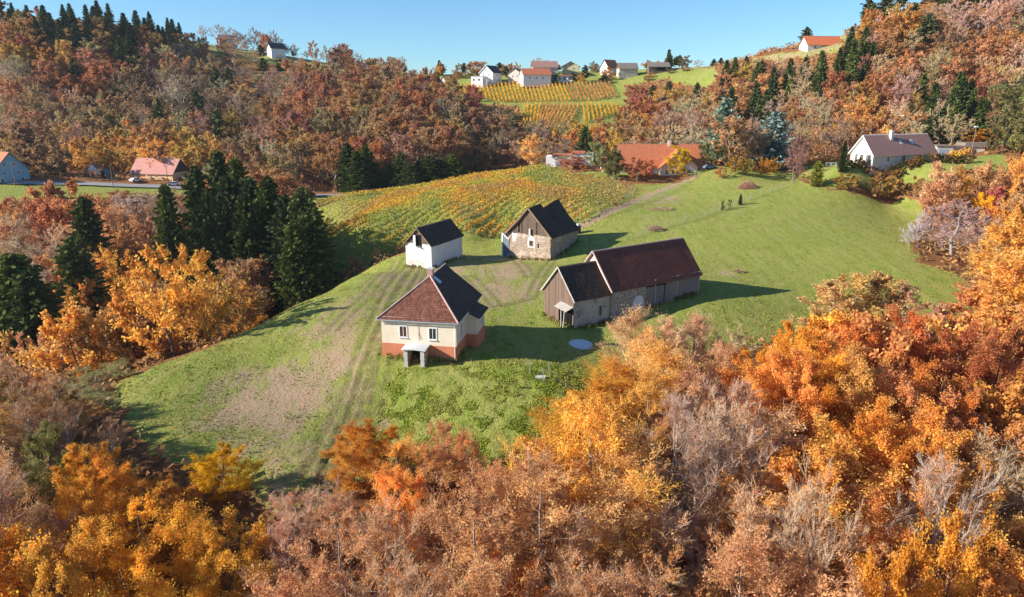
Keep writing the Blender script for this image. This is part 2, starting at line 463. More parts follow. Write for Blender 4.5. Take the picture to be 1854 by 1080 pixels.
OLIVE = [land([(740,462),(1000,430),(1040,470),(985,560),(880,575),(690,570),(640,520)]), land([(560,760),(640,650),(680,640),(660,760),(620,880),(530,930),(500,900)]),
         land([(735,460),(690,560),(670,650),(655,760),(600,900),(520,930),(430,850),(300,800),(350,740),(470,640),(600,540),(660,500)]) if 0 else land([(1275,480),(1350,500),(1345,520),(1270,510)]), OLIVE0]
ORANGE_LITTER = land([(1115,322),(1160,314),(1240,312),(1262,318),(1230,330),(1180,334),(1130,334)], 150)
TRACKS = [land([(700,600),(668,700),(640,800),(600,910)]), land([(742,476),(705,530),(660,630),(640,690),(600,790),(548,925)]), land([(758,484),(722,545),(676,640),(655,700),(622,790),(585,900)]),
          land([(720,470),(660,540),(600,600)]), land([(1000,470),(960,540),(900,555),(850,500),(790,500)]), land([(860,470),(920,450),(960,500),(1000,500)])]

def zones(x, y):
    x = np.asarray(x, float); y = np.asarray(y, float)
    wx = x + (fnoise(x / 3, y / 3, 5) - .5) * 3.0; wy = y + (fnoise(x / 3 + 50, y / 3, 9) - .5) * 3.0
    grass = np.zeros(x.shape, bool)
    for P in PATCHES_CLEAR: grass |= inpoly(wx, wy, P)
    crest = inpoly(wx, wy, [(-270, 432), (-60, 438), (-60, 540), (-270, 540)])
    litter = (~(grass | crest)).astype(float)
    litter = np.maximum(litter, inpoly(wx, wy, ORANGE_LITTER) * .8)
    dry = np.zeros(x.shape)
    offs = [(0, 0)] + [(r * math.cos(a), r * math.sin(a)) for r in (2.0, 4.2) for a in np.arange(6) * math.pi / 3 + r]
    for PP, k in ((DRY, .72), (OLIVE, .54)):
        for P in PP:
            sm = 0
            for ox, oy in offs: sm = sm + inpoly(wx + ox, wy + oy, P).astype(float)
            dry = np.maximum(dry, sm / len(offs) * k)
    dry = dry + (fnoise(x / 7, y / 7, 21, 4) - .5) * .9 * (dry > .02)
    dry = np.clip(dry, 0, 1)
    for T in TRACKS:
        d = segdist(x, y, T); dry = np.maximum(dry, np.clip(1.25 - d / 1.0, 0, 1) * .55)
    dry = np.maximum(dry, np.clip(1.3 - segdist(x, y, PATH) / 1.8, 0, 1) * .95)
    dry = np.maximum(dry, crest * .45)
    for P in CRESTS: dry = np.maximum(dry, inpoly(x, y, P) * .62)
    rut = np.zeros(x.shape)
    for T, offs_ in ((TRACKS[1], (-.8, .8, 2.6, 4.0)), (TRACKS[2], (-.8, .8)), (TRACKS[3], (-.8, .8)), (TRACKS[4], (-.8, .8)), (TRACKS[5], (-.8, .8)), (TRACKS[0], (-.7, .7))):
        for of in offs_:
            rut = np.maximum(rut, np.exp(-(segdist(x, y, [(a + of, b + of * .3) for a, b in T]) / .45) ** 2))
    return dry, litter, rut * (y < 150)

def axis(segs):
    out = []
    for a, b, st in segs: out.append(np.arange(a, b, st))
    return np.concatenate(out + [[segs[-1][1]]])
gx = axis([(-2600, -600, 100), (-600, -300, 12), (-300, -60, 3.0), (-60, 62, .42), (62, 130, .9), (130, 300, 3.0), (300, 600, 12), (600, 2600.1, 100)])
gy = axis([(-900, -100, 50), (-100, 30, 5), (30, 48, 1.2), (48, 128, .42), (128, 260, .8), (260, 520, 3.0), (520, 700, 10), (700, 4000.1, 110)])
GX, GY = np.meshgrid(gx, gy)
GZ = hz(GX, GY)
DRYv, LITv, RUTv = zones(GX, GY)
near = np.clip((150 - GY) / 40, 0, 1) * np.clip((GX + 70) / 10, 0, 1) * np.clip((120 - GX) / 30, 0, 1)
lump = (fnoise(GX / 1.1, GY / 1.1, 3) - .5) * .34 + (fnoise(GX / .5, GY / .8, 33, 2) - .5) * .16
wild = np.clip((81 - GY) / 6, 0, 1) * np.clip((GX + 24) / 6, 0, 1)          # rough unmown grass below the house
GZ2 = GZ + near * lump * (.45 + 1.1 * wild) * (1 - .5 * DRYv)
for T in TRACKS[:3]:
    for off in (-.75, .75):
        line = [(a + off, b) for a, b in T]
        GZ2 -= .13 * np.exp(-(segdist(GX, GY, line) / .3) ** 2) * (GY < 150)
nx, ny = len(gx), len(gy)
ii = np.arange(nx * ny).reshape(ny, nx)
FQ = np.stack([ii[:-1, :-1], ii[:-1, 1:], ii[1:, 1:], ii[1:, :-1]], -1).reshape(-1, 4)

def ground_mat():
    m, nt, b = nodes('ground'); o = coord(nt, 'Object')
    at = nt.nodes.new('ShaderNodeAttribute'); at.attribute_name = "tint"
    sp = nt.nodes.new('ShaderNodeSeparateColor'); nt.links.new(at.outputs['Color'], sp.inputs[0])
    n_big = noise(nt, .05, o, 5, .6); n_mid = noise(nt, .45, o, 5, .65); n_fine = noise(nt, 4.5, o, 4, .7)
    streak = noise(nt, .5, mapping(nt, o, (1.0, .22, 1), (0, 0, math.radians(-58))), 5, .65)   # mowing direction
    g = mixc(nt, ramp(nt, n_mid, .35, .65), (.26, .325, .052), (.365, .395, .082))
    g = mixc(nt, ramp(nt, streak, .42, .68), g, (.40, .37, .11))
    g = mixc(nt, math_(nt, 'MULTIPLY', ramp(nt, noise(nt, 1.1, mapping(nt, o, (1.0, .3, 1), (0, 0, math.radians(-58))), 6, .75), .54, .66), .7), g, (.13, .165, .03))
    g = mixc(nt, math_(nt, 'MULTIPLY', ramp(nt, n_big, .45, .7), .5), g, (.24, .30, .05))
    g = mixc(nt, math_(nt, 'MULTIPLY', ramp(nt, n_fine, .5, .72), .55), g, (.095, .12, .028))
    line = noise(nt, .9, mapping(nt, o, (1.0, .05, 1), (0, 0, math.radians(-62))), 3, .6)     # long mown strips
    g = mixc(nt, math_(nt, 'MULTIPLY', ramp(nt, line, .5, .6), .35), g, (.42, .42, .12))
    d = mixc(nt, ramp(nt, n_mid, .35, .7), (.46, .31, .19), (.58, .42, .28))
    d = mixc(nt, math_(nt, 'MULTIPLY', ramp(nt, n_mid, .45, .6), .45), d, (.27, .24, .09))
    thr = math_(nt, 'ADD', sp.outputs[0], math_(nt, 'MULTIPLY', math_(nt, 'SUBTRACT', noise(nt, .55, mapping(nt, o, (1, .35, 1), (0, 0, math.radians(18))), 8, .72), .5), 2.1))
    fac = ramp(nt, thr, .35, .78)
    c = mixc(nt, fac, g, d)
    c = mixc(nt, math_(nt, 'MULTIPLY', sp.outputs[2], math_(nt, 'MULTIPLY', ramp(nt, noise(nt, .6, o, 4, .6), .25, .6), .72)), c, (.13, .12, .045))
    li = mixc(nt, ramp(nt, noise(nt, 1.3, o, 5, .7), .35, .65), (.42, .18, .065), (.22, .11, .05))
    li = mixc(nt, math_(nt, 'MULTIPLY', ramp(nt, n_fine, .5, .7), .6), li, (.06, .06, .02))
    thr2 = math_(nt, 'ADD', sp.outputs[1], math_(nt, 'MULTIPLY', math_(nt, 'SUBTRACT', noise(nt, .8, o, 5, .7), .5), .9))
    c = mixc(nt, ramp(nt, thr2, .4, .65), c, li)
    nt.links.new(c, b.inputs['Base Color']); b.inputs['Roughness'].default_value = .95; b.inputs['Specular IOR Level'].default_value = .08
    hh = math_(nt, 'ADD', math_(nt, 'MULTIPLY', noise(nt, 2.2, o, 5, .7), 1.0), math_(nt, 'MULTIPLY', noise(nt, 7.0, o, 3, .7), .5))
    bump(nt, b, hh, 1.0, .5)
    return m
M['ground'] = ground_mat()
cz = np.zeros((nx * ny, 3)); cz[:, 0] = DRYv.ravel(); cz[:, 1] = LITv.ravel(); cz[:, 2] = RUTv.ravel()
gm = raw_mesh("ground", np.c_[GX.ravel(), GY.ravel(), GZ2.ravel()], FQ, 4, [M['ground']], col=cz, smooth=True)
ground = link("ground", gm); tag(ground, kind="structure", label="rolling meadow and woodland ground of the valley")

def ribbon(name, line, width, mat, lift=.05, step=2.0, kind="structure"):
    P = [Vector((a, b)) for a, b in line]; pts = []
    for a, b in zip(P[:-1], P[1:]):
        n = max(1, int((b - a).length / step))
        pts += [a.lerp(b, k / n) for k in range(n)]
    pts.append(P[-1]); V = []; rows = 5
    for i, p in enumerate(pts):
        d = (pts[min(i + 1, len(pts) - 1)] - pts[max(i - 1, 0)]).normalized(); nrm = Vector((-d.y, d.x))
        for k in range(rows): q = p + nrm * width * (k / (rows - 1) - .5); V.append((q.x, q.y))
    V = np.array(V); Z = hz(V[:, 0], V[:, 1])
    c = Z.reshape(-1, rows).mean(1, keepdims=True).repeat(rows, 1).ravel()
    Z = np.maximum(Z, c * .7 + Z * .3) + lift
    F = [(i * rows + k, (i + 1) * rows + k, (i + 1) * rows + k + 1, i * rows + k + 1) for i in range(len(pts) - 1) for k in range(rows - 1)]
    me = raw_mesh(name, np.c_[V, Z], F, 4, [mat], smooth=True)
    return tag(link(name, me), kind=kind)
def road_mat():
    m, nt, b = nodes('asphalt'); o = coord(nt)
    c = mixc(nt, ramp(nt, noise(nt, .6, o, 5, .6), .3, .7), (.36, .34, .33), (.28, .265, .255))
    nt.links.new(c, b.inputs['Base Color']); return m
M['road'] = road_mat()
tag(ribbon("road", ROAD, 4.4, M['road'], .16), "pale country road along the foot of the wooded hill")

# ------------------------------------------------------------------ building materials
M['cream'] = plaster('cream_plaster', (.80, .69, .54), (.72, .61, .47))
M['red_plinth'] = plaster('red_plinth', (.62, .23, .12), (.54, .19, .10))
M['cream2'] = plaster('pale_plaster', (.60, .55, .47), (.54, .49, .42))
M['white'] = plaster('white_plaster', (.80, .79, .77), (.74, .72, .70))
M['white_worn'] = plaster('worn_white_plaster', (.74, .72, .70), (.66, .63, .60))
M['grey_plaster'] = plaster('grey_plaster', (.56, .50, .42), (.42, .36, .29), (.28, .22, .16))
M['rosy'] = plaster('rosy_plaster', (.62, .42, .34), (.70, .60, .54), (.76, .68, .62))
M['rubble'] = rubble('rubble_wall', (.38, .28, .21), (.52, .41, .31), (.30, .22, .16), (.52, .44, .35), .54)
M['rubble_b'] = rubble('barn_rubble', (.40, .35, .29), (.54, .48, .41), (.26, .17, .11), (.48, .42, .35), .62)
M['rubble_low'] = rubble('ruined_rubble', (.50, .30, .20), (.66, .56, .47), (.30, .20, .14))
M['tile_red'] = tiles('red_roof_tiles', (.13, .046, .028), (.28, .115, .070), (.14, .08, .06), .60, .26, .38, (.07,.03,.02))
M['tile_dark'] = tiles('shade_dark_old_roof_tiles', (.058, .037, .024), (.11, .072, .048), (.15, .15, .12), .64)  # old dark tiles, their colour blackened further for slopes in shade
M['tile_moss'] = tiles('mossy_roof_tiles', (.050, .033, .022), (.10, .066, .044), (.17, .115, .05), .63)
M['tile_maroon'] = tiles('maroon_roof_tiles', (.165, .054, .034), (.225, .078, .050), None, .6, .3, .36)
M['tile_orange'] = tiles('orange_roof_tiles', (.56, .17, .08), (.66, .24, .12), (.46, .16, .10), .6)
M['tile_brown'] = tiles('brown_roof_tiles', (.38, .20, .165), (.48, .28, .23), (.32, .17, .14), .62)
M['tile_pink'] = tiles('faded_pink_roof_tiles', (.60, .27, .22), (.68, .34, .28), (.42, .18, .15), .62)
M['tile_bright'] = tiles('bright_orange_roof_tiles', (.80, .20, .08), (.82, .27, .12))
M['slate'] = tiles('dark_slate_roof', (.05, .052, .065), (.08, .08, .095))
M['tile_grey'] = tiles('weathered_grey_roof', (.26, .21, .18), (.34, .27, .22))
M['ridge'] = plain('ridge_tiles', (.55, .38, .33), .8)
M['ridge_old'] = plain('old_ridge_tiles', (.36, .26, .17), .9, 0, .5)
M['boards'] = boards('weathered_boards', (.15, .105, .08), (.23, .16, .12))
M['boards_grey'] = boards('grey_barn_boards', (.36, .32, .285), (.25, .215, .19))
M['boards_warm'] = boards('sun_browned_boards', (.27, .17, .12), (.14, .11, .095), .24)
M['boards_dark'] = boards('dark_boards', (.10, .07, .05), (.14, .10, .07))
M['wood'] = plain('wood', (.30, .20, .13), .85, 0, .4)
M['wood_grey'] = plain('grey_wood', (.45, .41, .36), .9, 0, .3)
M['void'] = plain('dark_interior', (.012, .010, .009), 1.0)
M['brown_in'] = plain('brown_interior', (.10, .045, .03), 1.0)
M['white_paint'] = plain('white_paint', (.80, .79, .77), .5, 0, .08)
M['blue_panel'] = boards('blue_grey_boards', (.15, .18, .21), (.19, .22, .25), .2, (.1, .12, .14))
M['concrete'] = plain('concrete', (.58, .57, .55), .9, 0, .3, 1.5)
M['sheet_metal'] = plain('sheet_metal', (.55, .58, .60), .35, .7, .1)
M['glass'] = glass('window_glass')
M['glass_blue'] = glass('skylight_glass', (.25, .35, .45))
M['brick'] = plaster('chimney_plaster', (.55, .34, .30), (.45, .25, .2))
M['blue_wall'] = plaster('blue_plaster', (.22, .40, .52), (.26, .44, .55))
M['yellow_wall'] = plaster('yellow_plaster', (.62, .55, .30), (.56, .48, .26))
M['peach_wall'] = plaster('peach_plaster', (.74, .50, .27), (.68, .46, .26))
M['stone_slab'] = plain('worn_slab', (.66, .66, .65), .85, 0, .2)

def facepoint(face, W, D, s, z, out):
    """point on a wall: F y=0, B y=D, L x=0, R x=W; s metres along it"""
    return {'F': (s, -out, z), 'B': (s, D + out, z), 'L': (-out, s, z), 'R': (W + out, s, z)}[face]
def panel(mb, face, W, D, s0, s1, z0, z1, o0, o1):
    a = facepoint(face, W, D, s0, z0, o0); b = facepoint(face, W, D, s1, z1, o1)
    mb.box(min(a[0], b[0]), max(a[0], b[0]), min(a[1], b[1]), max(a[1], b[1]), min(a[2], b[2]), max(a[2], b[2]))
def add_window(par, face, W, D, s, z, w, h, frame='white_paint', pane='glass', fw=.12, cross=True, name='window', out=0.0, sill=True):
    mb = MB(); f = fw
    for (a, b, c, d) in ((s - w / 2, s + w / 2, z, z + f), (s - w / 2, s + w / 2, z + h - f, z + h), (s - w / 2, s - w / 2 + f, z + f, z + h - f), (s + w / 2 - f, s + w / 2, z + f, z + h - f)):
        panel(mb, face, W, D, a, b, c, d, out - .05, out + .06)
    if cross and w > .9: panel(mb, face, W, D, s - .03, s + .03, z + f, z + h - f, out - .03, out + .04)
    fr = mb.build(name, M[frame], par)
    p = MB(); panel(p, face, W, D, s - w / 2 + f, s + w / 2 - f, z + f, z + h - f, out - .04, out + .012)
    p.build('pane', M[pane], fr)
    if sill:
        q = MB(); panel(q, face, W, D, s - w / 2 - .06, s + w / 2 + .06, z - .08, z - .003, out - .02, out + .14)
        q.build('sill', M['concrete'], fr)
    return fr
def chimney(par, x, y, z0, z1, w=.6, d=.6, mat='brick', cap='concrete'):
    mb = MB(); mb.box(x - w / 2, x + w / 2, y - d / 2, y + d / 2, z0, z1 - .12)
    c = mb.build('chimney', M[mat], par)
    k = MB(); k.box(x - w / 2 - .07, x + w / 2 + .07, y - d / 2 - .07, y + d / 2 + .07, z1 - .117, z1)
    k.build('chimney_cap', M[cap], c)
    return c
def gable_walls(par, W, D, H, R, mat, gmat=None, base=-2.0, name='wall', gname='gable', x0=0, y0=0):
    mb = MB(); xm = x0 + W / 2; X, Y = x0 + W, y0 + D
    c = [(x0, y0), (X, y0), (X, Y), (x0, Y)]
    for i in range(4):
        a, b = c[i], c[(i + 1) % 4]; mb.face([(a[0], a[1], base), (b[0], b[1], base), (b[0], b[1], H), (a[0], a[1], H)])
    if gmat is None:
        mb.face([(x0, y0, H), (X, y0, H), (xm, y0, R)]); mb.face([(X, Y, H), (x0, Y, H), (xm, Y, R)])
    else:
        o = .04
        for tri, yy0, yy1 in (([(x0, y0 - o, H), (X, y0 - o, H), (xm, y0 - o, R)], y0 - o, y0 + .1), ([(X, Y + o, H), (x0, Y + o, H), (xm, Y + o, R)], Y - .1, Y + o)):
            g = MB(); g.face(tri); g.face([(x0, yy0, H), (x0, yy1, H), (X, yy1, H), (X, yy0, H)]); g.build(gname, gmat, par)
    mb.build(name, mat, par)
def gable_roof(par, W, D, H, R, mat, ov=.4, ovg=.4, th=.16, x0=0, y0=0, mat2=None, side='wood', ridge=None, name='roof', lift=.04, off=0):
    sl = (R - H) / (W / 2); xm = x0 + W / 2; e = H - ov * sl + lift; top = R + lift
    a, b = y0 - ovg, y0 + D + ovg
    mb = MB()
    mb.slab([(x0 - ov, a, e), (xm, a, top), (xm, b, top), (x0 - ov, b, e)], th, 0, 2)
    mb.slab([(x0 + W + ov, a, e), (x0 + W + ov, b, e), (xm, b, top), (xm, a, top)], th, 1, 2)
    r = mb.build(name, [mat, mat2 or mat, M[side]], par)
    if ridge is not None:
        k = MB(); n = max(2, int((b - a) / .42))
        for i in range(n):
            y = a + (b - a) * i / n
            k.tube((xm, y, top - .03), (xm, y + (b - a) / n * .98, top + .02), .15, .11, 6)
        k.build('ridge_tiles', ridge, r)
    return r

# ------------------------------------------------------------------ 1. old farmhouse with the hipped front
hx, hy, hr = -16.12, 80.31, -.18
W, D, H, R, YA = 9.5, 12.3, 5.05, 8.85, 5.6
fh = empty('farmhouse', (hx, hy, 1.72), hr, 'cream farmhouse with a brick red base and a hipped tiled roof', 'house')
mb = MB(); c = [(0, 0), (W, 0), (W, D), (0, D)]
for i in range(4):
    a, b = c[i], c[(i + 1) % 4]; mb.face([(*a, 1.62), (*b, 1.62), (*b, H), (*a, H)])
mb.face([(W, D, H), (0, D, H), (W / 2, D, R)])
EP = 1.4; ey0, ey1 = 5.0, 9.3
mb.hexa([(W + .0, ey0, 1.622), (W + EP, ey0, 1.622), (W + EP, ey1, 1.622), (W + .0, ey1, 1.622), (W, ey0, 4.75), (W + EP, ey0, 4.0), (W + EP, ey1, 4.0), (W, ey1, 4.75)])
mb.build('wall', M['cream'], fh)
mb = MB(); mb.box(-.06, W + .06, -.06, D + .06, -2.2, 1.62); mb.box(W + .05, W + EP + .05, ey0 - .05, ey1 + .05, -2.2, 1.622)
mb.build('plinth', M['red_plinth'], fh)
ov = .42; sl = (R - H) / (W / 2); e = H - ov * sl + .05; top = R + .05; xm = W / 2
mb = MB()
FLc, FRc, A, Bk = (-ov, -ov, e), (W + ov, -ov, e), (xm, YA, top), (xm, D + ov, top)
mb.slab([FLc, FRc, A], .16, 0, 2)
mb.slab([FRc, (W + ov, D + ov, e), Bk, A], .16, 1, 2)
mb.slab([(-ov, D + ov, e), FLc, A, Bk], .16, 0, 2)
rf = mb.build('roof', [M['tile_red'], M['tile_dark'], M['wood_grey']], fh)  # right slope's shade is built into the darker tiles
k = MB()
for P, Q in ((FLc, A), (FRc, A), (A, Bk)):
    P = Vector(P) + Vector((0, 0, .02)); Q = Vector(Q) + Vector((0, 0, .02)); n = int((Q - P).length / .4)
    for i in range(n): k.tube(P.lerp(Q, i / n), P.lerp(Q, (i + .96) / n) + Vector((0, 0, .03)), .13, .10, 6)
k.build('ridge_tiles', M['ridge'], rf)
mb = MB(); mb.slab([(W - .3, ey0 - .45, 5.0), (W + EP + .55, ey0 - .45, 3.95), (W + EP + .55, ey1 + .35, 3.95), (W - .3, ey1 + .35, 5.0)], .14)
mb.build('lean_to_roof', M['tile_dark'], fh)
g = MB()                                                     # gutter and down pipe along the eave
g.tube((-ov, -ov - .08, e - .06), (W + ov, -ov - .08, e - .06), .07, .07, 8)
g.tube((W + ov + .07, -ov, e - .06), (W + ov + .07, ey0 - .5, e - .06), .07, .07, 8)
g.build('gutter', M['sheet_metal'], fh)
g = MB(); g.tube((W - .15, -.12, e - .1), (W - .15, -.12, -.6), .05, .05, 6); g.build('down_pipe', M['white_paint'], fh)
g = MB(); g.tube((.12, -.45, e - .1), (.12, -.12, e - .6), .05, .05, 6)
g.build('down_pipe', M['white_paint'], fh)
add_window(fh, 'F', W, D, 2.8, 2.45, 1.08, 1.55, pane='brown_in'); add_window(fh, 'F', W, D, 6.55, 2.35, 1.08, 1.6)
add_window(fh, 'R', W, D, 2.4, 2.4, 1.0, 1.6)
add_window(fh, 'R', W, D, 7.9, 2.45, .7, 1.2, out=EP, fw=.09)
g = MB(); g.tube((4.7, -.07, e - .1), (4.7, -.07, 2.2), .025, .025, 5); g.tube((4.7, -.07, 3.2), (5.05, -.07, 2.3), .025, .025, 5)
g.build('cable', M['wood_grey'], fh)
ch = chimney(fh, xm - .1, YA + .5, R - .8, R + 1.05, .7, .7)
g = MB(); g.slab([(xm + .3, YA + .2, R - .15), (xm + 1.2, YA + .2, R - .88), (xm + 1.2, YA + 1.1, R - .88), (xm + .3, YA + 1.1, R - .15)], .1)
g.build('chimney_flashing', M['sheet_metal'], fh)
# cellar porch
px0, px1, pp = 3.45, 5.95, 1.9
mb = MB(); mb.box(px0, px0 + .42, -pp, -.07, -2.2, 1.5); mb.box(px1 - .42, px1, -pp, -.07, -2.2, 1.5)
pr = mb.build('porch', M['rubble_low'], fh)
mb = MB(); nseg = 8
for i in range(nseg):
    t0, t1 = i / nseg, (i + 1) / nseg; xa = px0 - .25 + (px1 - px0 + .5) * t0; xb = px0 - .25 + (px1 - px0 + .5) * t1
    za = 1.55 + .11 * math.sin(math.pi * t0); zb = 1.55 + .11 * math.sin(math.pi * t1)
    mb.hexa([(xa, -pp - .25, za), (xb, -pp - .25, zb), (xb, -.07, zb + .06), (xa, -.07, za + .06), (xa, -pp - .25, za + .16), (xb, -pp - .25, zb + .16), (xb, -.07, zb + .22), (xa, -.07, za + .22)])
mb.build('porch_slab', M['stone_slab'], pr)
for xx in (px0 - .02, px1 - .42):
    mb = MB()
    for q in range(9):
        zz = -.9 + q * .27; mb.box(xx - (.03 if q % 2 else 0), xx + .44 + (.04 if q % 2 else 0), -pp - .06, -pp - .002, zz, zz + .22)
    mb.build('quoin_stones', M['concrete'], pr)
mb = MB(); mb.box(px0 + .5, px1 - .5, -.12, -.065, -1.5, 1.25); mb.build('cellar_door', M['void'], pr)
mb = MB(); mb.box(px0 + .42, px1 - .42, -.115, -.068, 1.0, 1.5); mb.build('door_lintel', M['wood'], pr)

# ------------------------------------------------------------------ 2. white shed
W, D, H, R = 6.13, 12.1, 4.9, 8.05
sh = empty('storehouse', (-21.51, 135.97, 0), -.46, 'small white plastered storehouse with a black gable roof and an open hatch', 'storehouse')
gable_walls(sh, W, D, H, R, M['white_worn'], M['boards'], gname='gable_boards')
gable_roof(sh, W, D, H, R, M['tile_dark'], .35, .45, ridge=M['ridge_old'])
mb = MB(); mb.box(2.55, 3.9, -.09, -.045, 4.35, 6.7); hb = mb.build('hatch', M['void'], sh)
mb = MB(); mb.beam((2.5, -.45, 4.4), (2.5, -.45, 6.6), .5, .06); mb.build('hatch_leaf', M['white_paint'], hb)
mb = MB(); mb.slab([(2.3, -.5, 4.55), (3.9, -.5, 4.1), (3.9, -.06, 4.3), (2.3, -.06, 4.75)], .06); mb.build('loose_sheet', M['sheet_metal'], sh)
def patch(name, par, mat, f, pts, out=.006):
    mb = MB(); mb.face([(s, -out, z) if f == 'F' else (W + out, s, z) for s, z in pts]); return mb.build(name, mat, par)
mb = MB(); mb.face([(.4, -.008, .5), (1.5, -.008, .35), (3.2, -.008, .42), (4.8, -.008, .3), (4.9, -.008, 1.0), (3.4, -.008, 1.35), (1.8, -.008, 1.3), (.5, -.008, 1.45)])
mb.build('bare_brick_patch', M['rosy'], sh)

# ------------------------------------------------------------------ 3. stone house with the sagging roof
W, D, H, R = 10.35, 12.6, 5.25, 10.7
st = empty('stone_house', (-.81, 146.08, 0), -.55, 'ruined rubble stone house with a sagging black roof and a board gable', 'house')
mb = MB(); c = [(0, 0), (W, 0), (W, D), (0, D)]
for i in range(4):
    a, b = c[i], c[(i + 1) % 4]; mb.face([(*a, -2.5), (*b, -2.5), (*b, H), (*a, H)])
mb.build('wall', M['rubble'], st)
for bx in ((-.25, 3.6, -.3, .2, -2.5, .3), (6.0, W + .12, -.14, .2, -2.5, 1.5), (W - .1, W + .1, .25, D, -2.5, .6)):
    mb = MB(); mb.box(*bx); mb.build('footing', M['rubble_low'], st)
# gable of separate upright boards with gaps
mb = MB(); x = .1
while x < W - .1:
    w = random.uniform(.2, .34)
    if not (abs(x - 2.6) < .25 or abs(x - 3.3) < .12 or abs(x - 6.9) < .16):
        t = min(x, W - x - w); zt = H + (R - H) * max(t, .02) / (W / 2)
        mb.box(x, x + w - .015, -.06 - random.uniform(0, .04), .0, H - random.uniform(.0, .25), zt)
    x += w
mb.build('gable_boards', M['boards'], st)
mb = MB(); mb.face([(0, .15, H), (W, .15, H), (W / 2, .15, R - .1)]); mb.build('attic', M['boards_dark'], st)
mb = MB(); mb.face([(W, D, H), (0, D, H), (W / 2, D, R - .1)]); mb.build('rear_gable', M['boards_dark'], st)
mb = MB(); prof = [(-.5, 0.0), (1.5, .12), (3.4, .30), (4.6, .42), (5.3, -.1), (6.2, -.75), (7.2, -.55), (9, -.15), (11, .15), (D + .5, .32)]
ov = .5; sl = (R - H) / (W / 2); e = H - ov * sl
for (ya, da), (yb, db) in zip(prof[:-1], prof[1:]):
    for s, m_ in ((-1, 0), (1, 1)):
        xe = W / 2 + s * (W / 2 + ov); xq = W / 2 + s * W / 4; zq = (R + e) / 2 + .0
        lo = [(xe, ya, e + .05), (xe, yb, e + .05), (xq, yb, zq + .05 + db * .35), (xq, ya, zq + .05 + da * .35)]
        hi = [(xq, ya, zq + .05 + da * .35), (xq, yb, zq + .05 + db * .35), (W / 2, yb, R + .05 + db), (W / 2, ya, R + .05 + da)]
        if s < 0: lo, hi = lo[::-1], hi[::-1]
        mb.slab(lo, .2, m_, 2); mb.slab(hi, .2, m_, 2)
mb.build('roof', [M['tile_moss'], M['tile_moss'], M['boards_dark']], st)
mb = MB(); mb.beam((-.55, -.55, e + .0), (W / 2, -.55, R + .02), .07, .28); mb.beam((W / 2, -.55, R + .02), (W + .55, -.55, e), .07, .28); mb.build('verge_board', M['wood'], st)
# white arched surround with the window
mb = MB(); cx = 5.75; pts = [(cx + .85 * math.cos(t), 4.0 + .75 * math.sin(t)) for t in [math.pi * i / 8 for i in range(9)]]
pts = [(cx + .85, 2.3)] + pts + [(cx - .85, 2.3)]
mb.face([(x, -.03, z) for x, z in pts]); mb.build('whitewashed_surround', M['white'], st)
add_window(st, 'F', W, D, cx, 2.6, 1.05, 1.3, frame='wood_grey', pane='brown_in', fw=.1, cross=False, out=.035, sill=True)
mb = MB(); mb.face([(1.2, -.02, 3.1), (1.9, -.02, 3.3), (2.2, -.02, 5.0), (1.0, -.02, 5.1)]); mb.build('plaster_patch', M['white'], st)
mb = MB(); mb.box(7.3, 7.6, -.03, .02, 2.4, 3.3); mb.build('slit_opening', M['void'], st)
mb = MB(); mb.tube((5.6, -.35, H - .1), (5.6, -.35, H + .95), .22, .2, 8); mb.tube((5.6, -.35, H + .97), (5.6, -.35, H + 1.1), .26, .26, 8); mb.build('flue', M['white_paint'], st)
# cellar door with its arched stone head
mb = MB(); mb.box(3.75, 4.1, -1.5, -.2, -2.5, .05); mb.box(5.65, 6.0, -1.5, -.2, -2.5, .0); mb.build('cellar_side_wall', M['rubble_low'], st)
mb = MB()
for i in range(8):
    t0, t1 = math.pi * i / 8, math.pi * (i + 1) / 8
    P = lambda t, r, y: (4.88 + r * math.cos(t), y, -.25 + r * .5 * math.sin(t))
    mb.hexa([P(t0, .85, -1.5), P(t0, 1.15, -1.5), P(t0, 1.15, -.2), P(t0, .85, -.2), P(t1, .85, -1.5), P(t1, 1.15, -1.5), P(t1, 1.15, -.2), P(t1, .85, -.2)])
mb.build('cellar_arch', M['ridge_old'], st)
mb = MB(); mb.box(4.1, 5.65, -.75, -.68, -2.4, .0); mb.build('cellar_door', M['void'], st)
# boarded lean-to at the left corner
an = MB(); a0 = Vector((.25, -.1, 0)); dr = Vector((-.80, -.60, 0)).normalized(); dr = Vector((-.93, .36, 0)).normalized(); nn = Vector((dr.y, -dr.x, 0))
b0 = a0 + dr * 2.3; c0 = b0 + Vector((.2, 2.2, 0)); d0 = a0 + Vector((0, 2.2, 0))
an.hexa([(*a0.xy, -1.2), (*b0.xy, -1.2), (*c0.xy, -1.2), (*d0.xy, -1.2), (*a0.xy, 3.5), (*b0.xy, 4.5), (*c0.xy, 4.6), (*d0.xy, 3.6)])
ao = an.build('lean_to', M['blue_panel'], st)
an = MB(); an.beam((a0.x, a0.y - .08, 3.58), (b0.x - .1, b0.y - .08, 4.62), .14, .2); an.beam((b0.x, b0.y - .08, -1.2), (b0.x, b0.y - .08, 4.5), .3, .18)
an.build('lean_to_frame', M['white_paint'], ao)

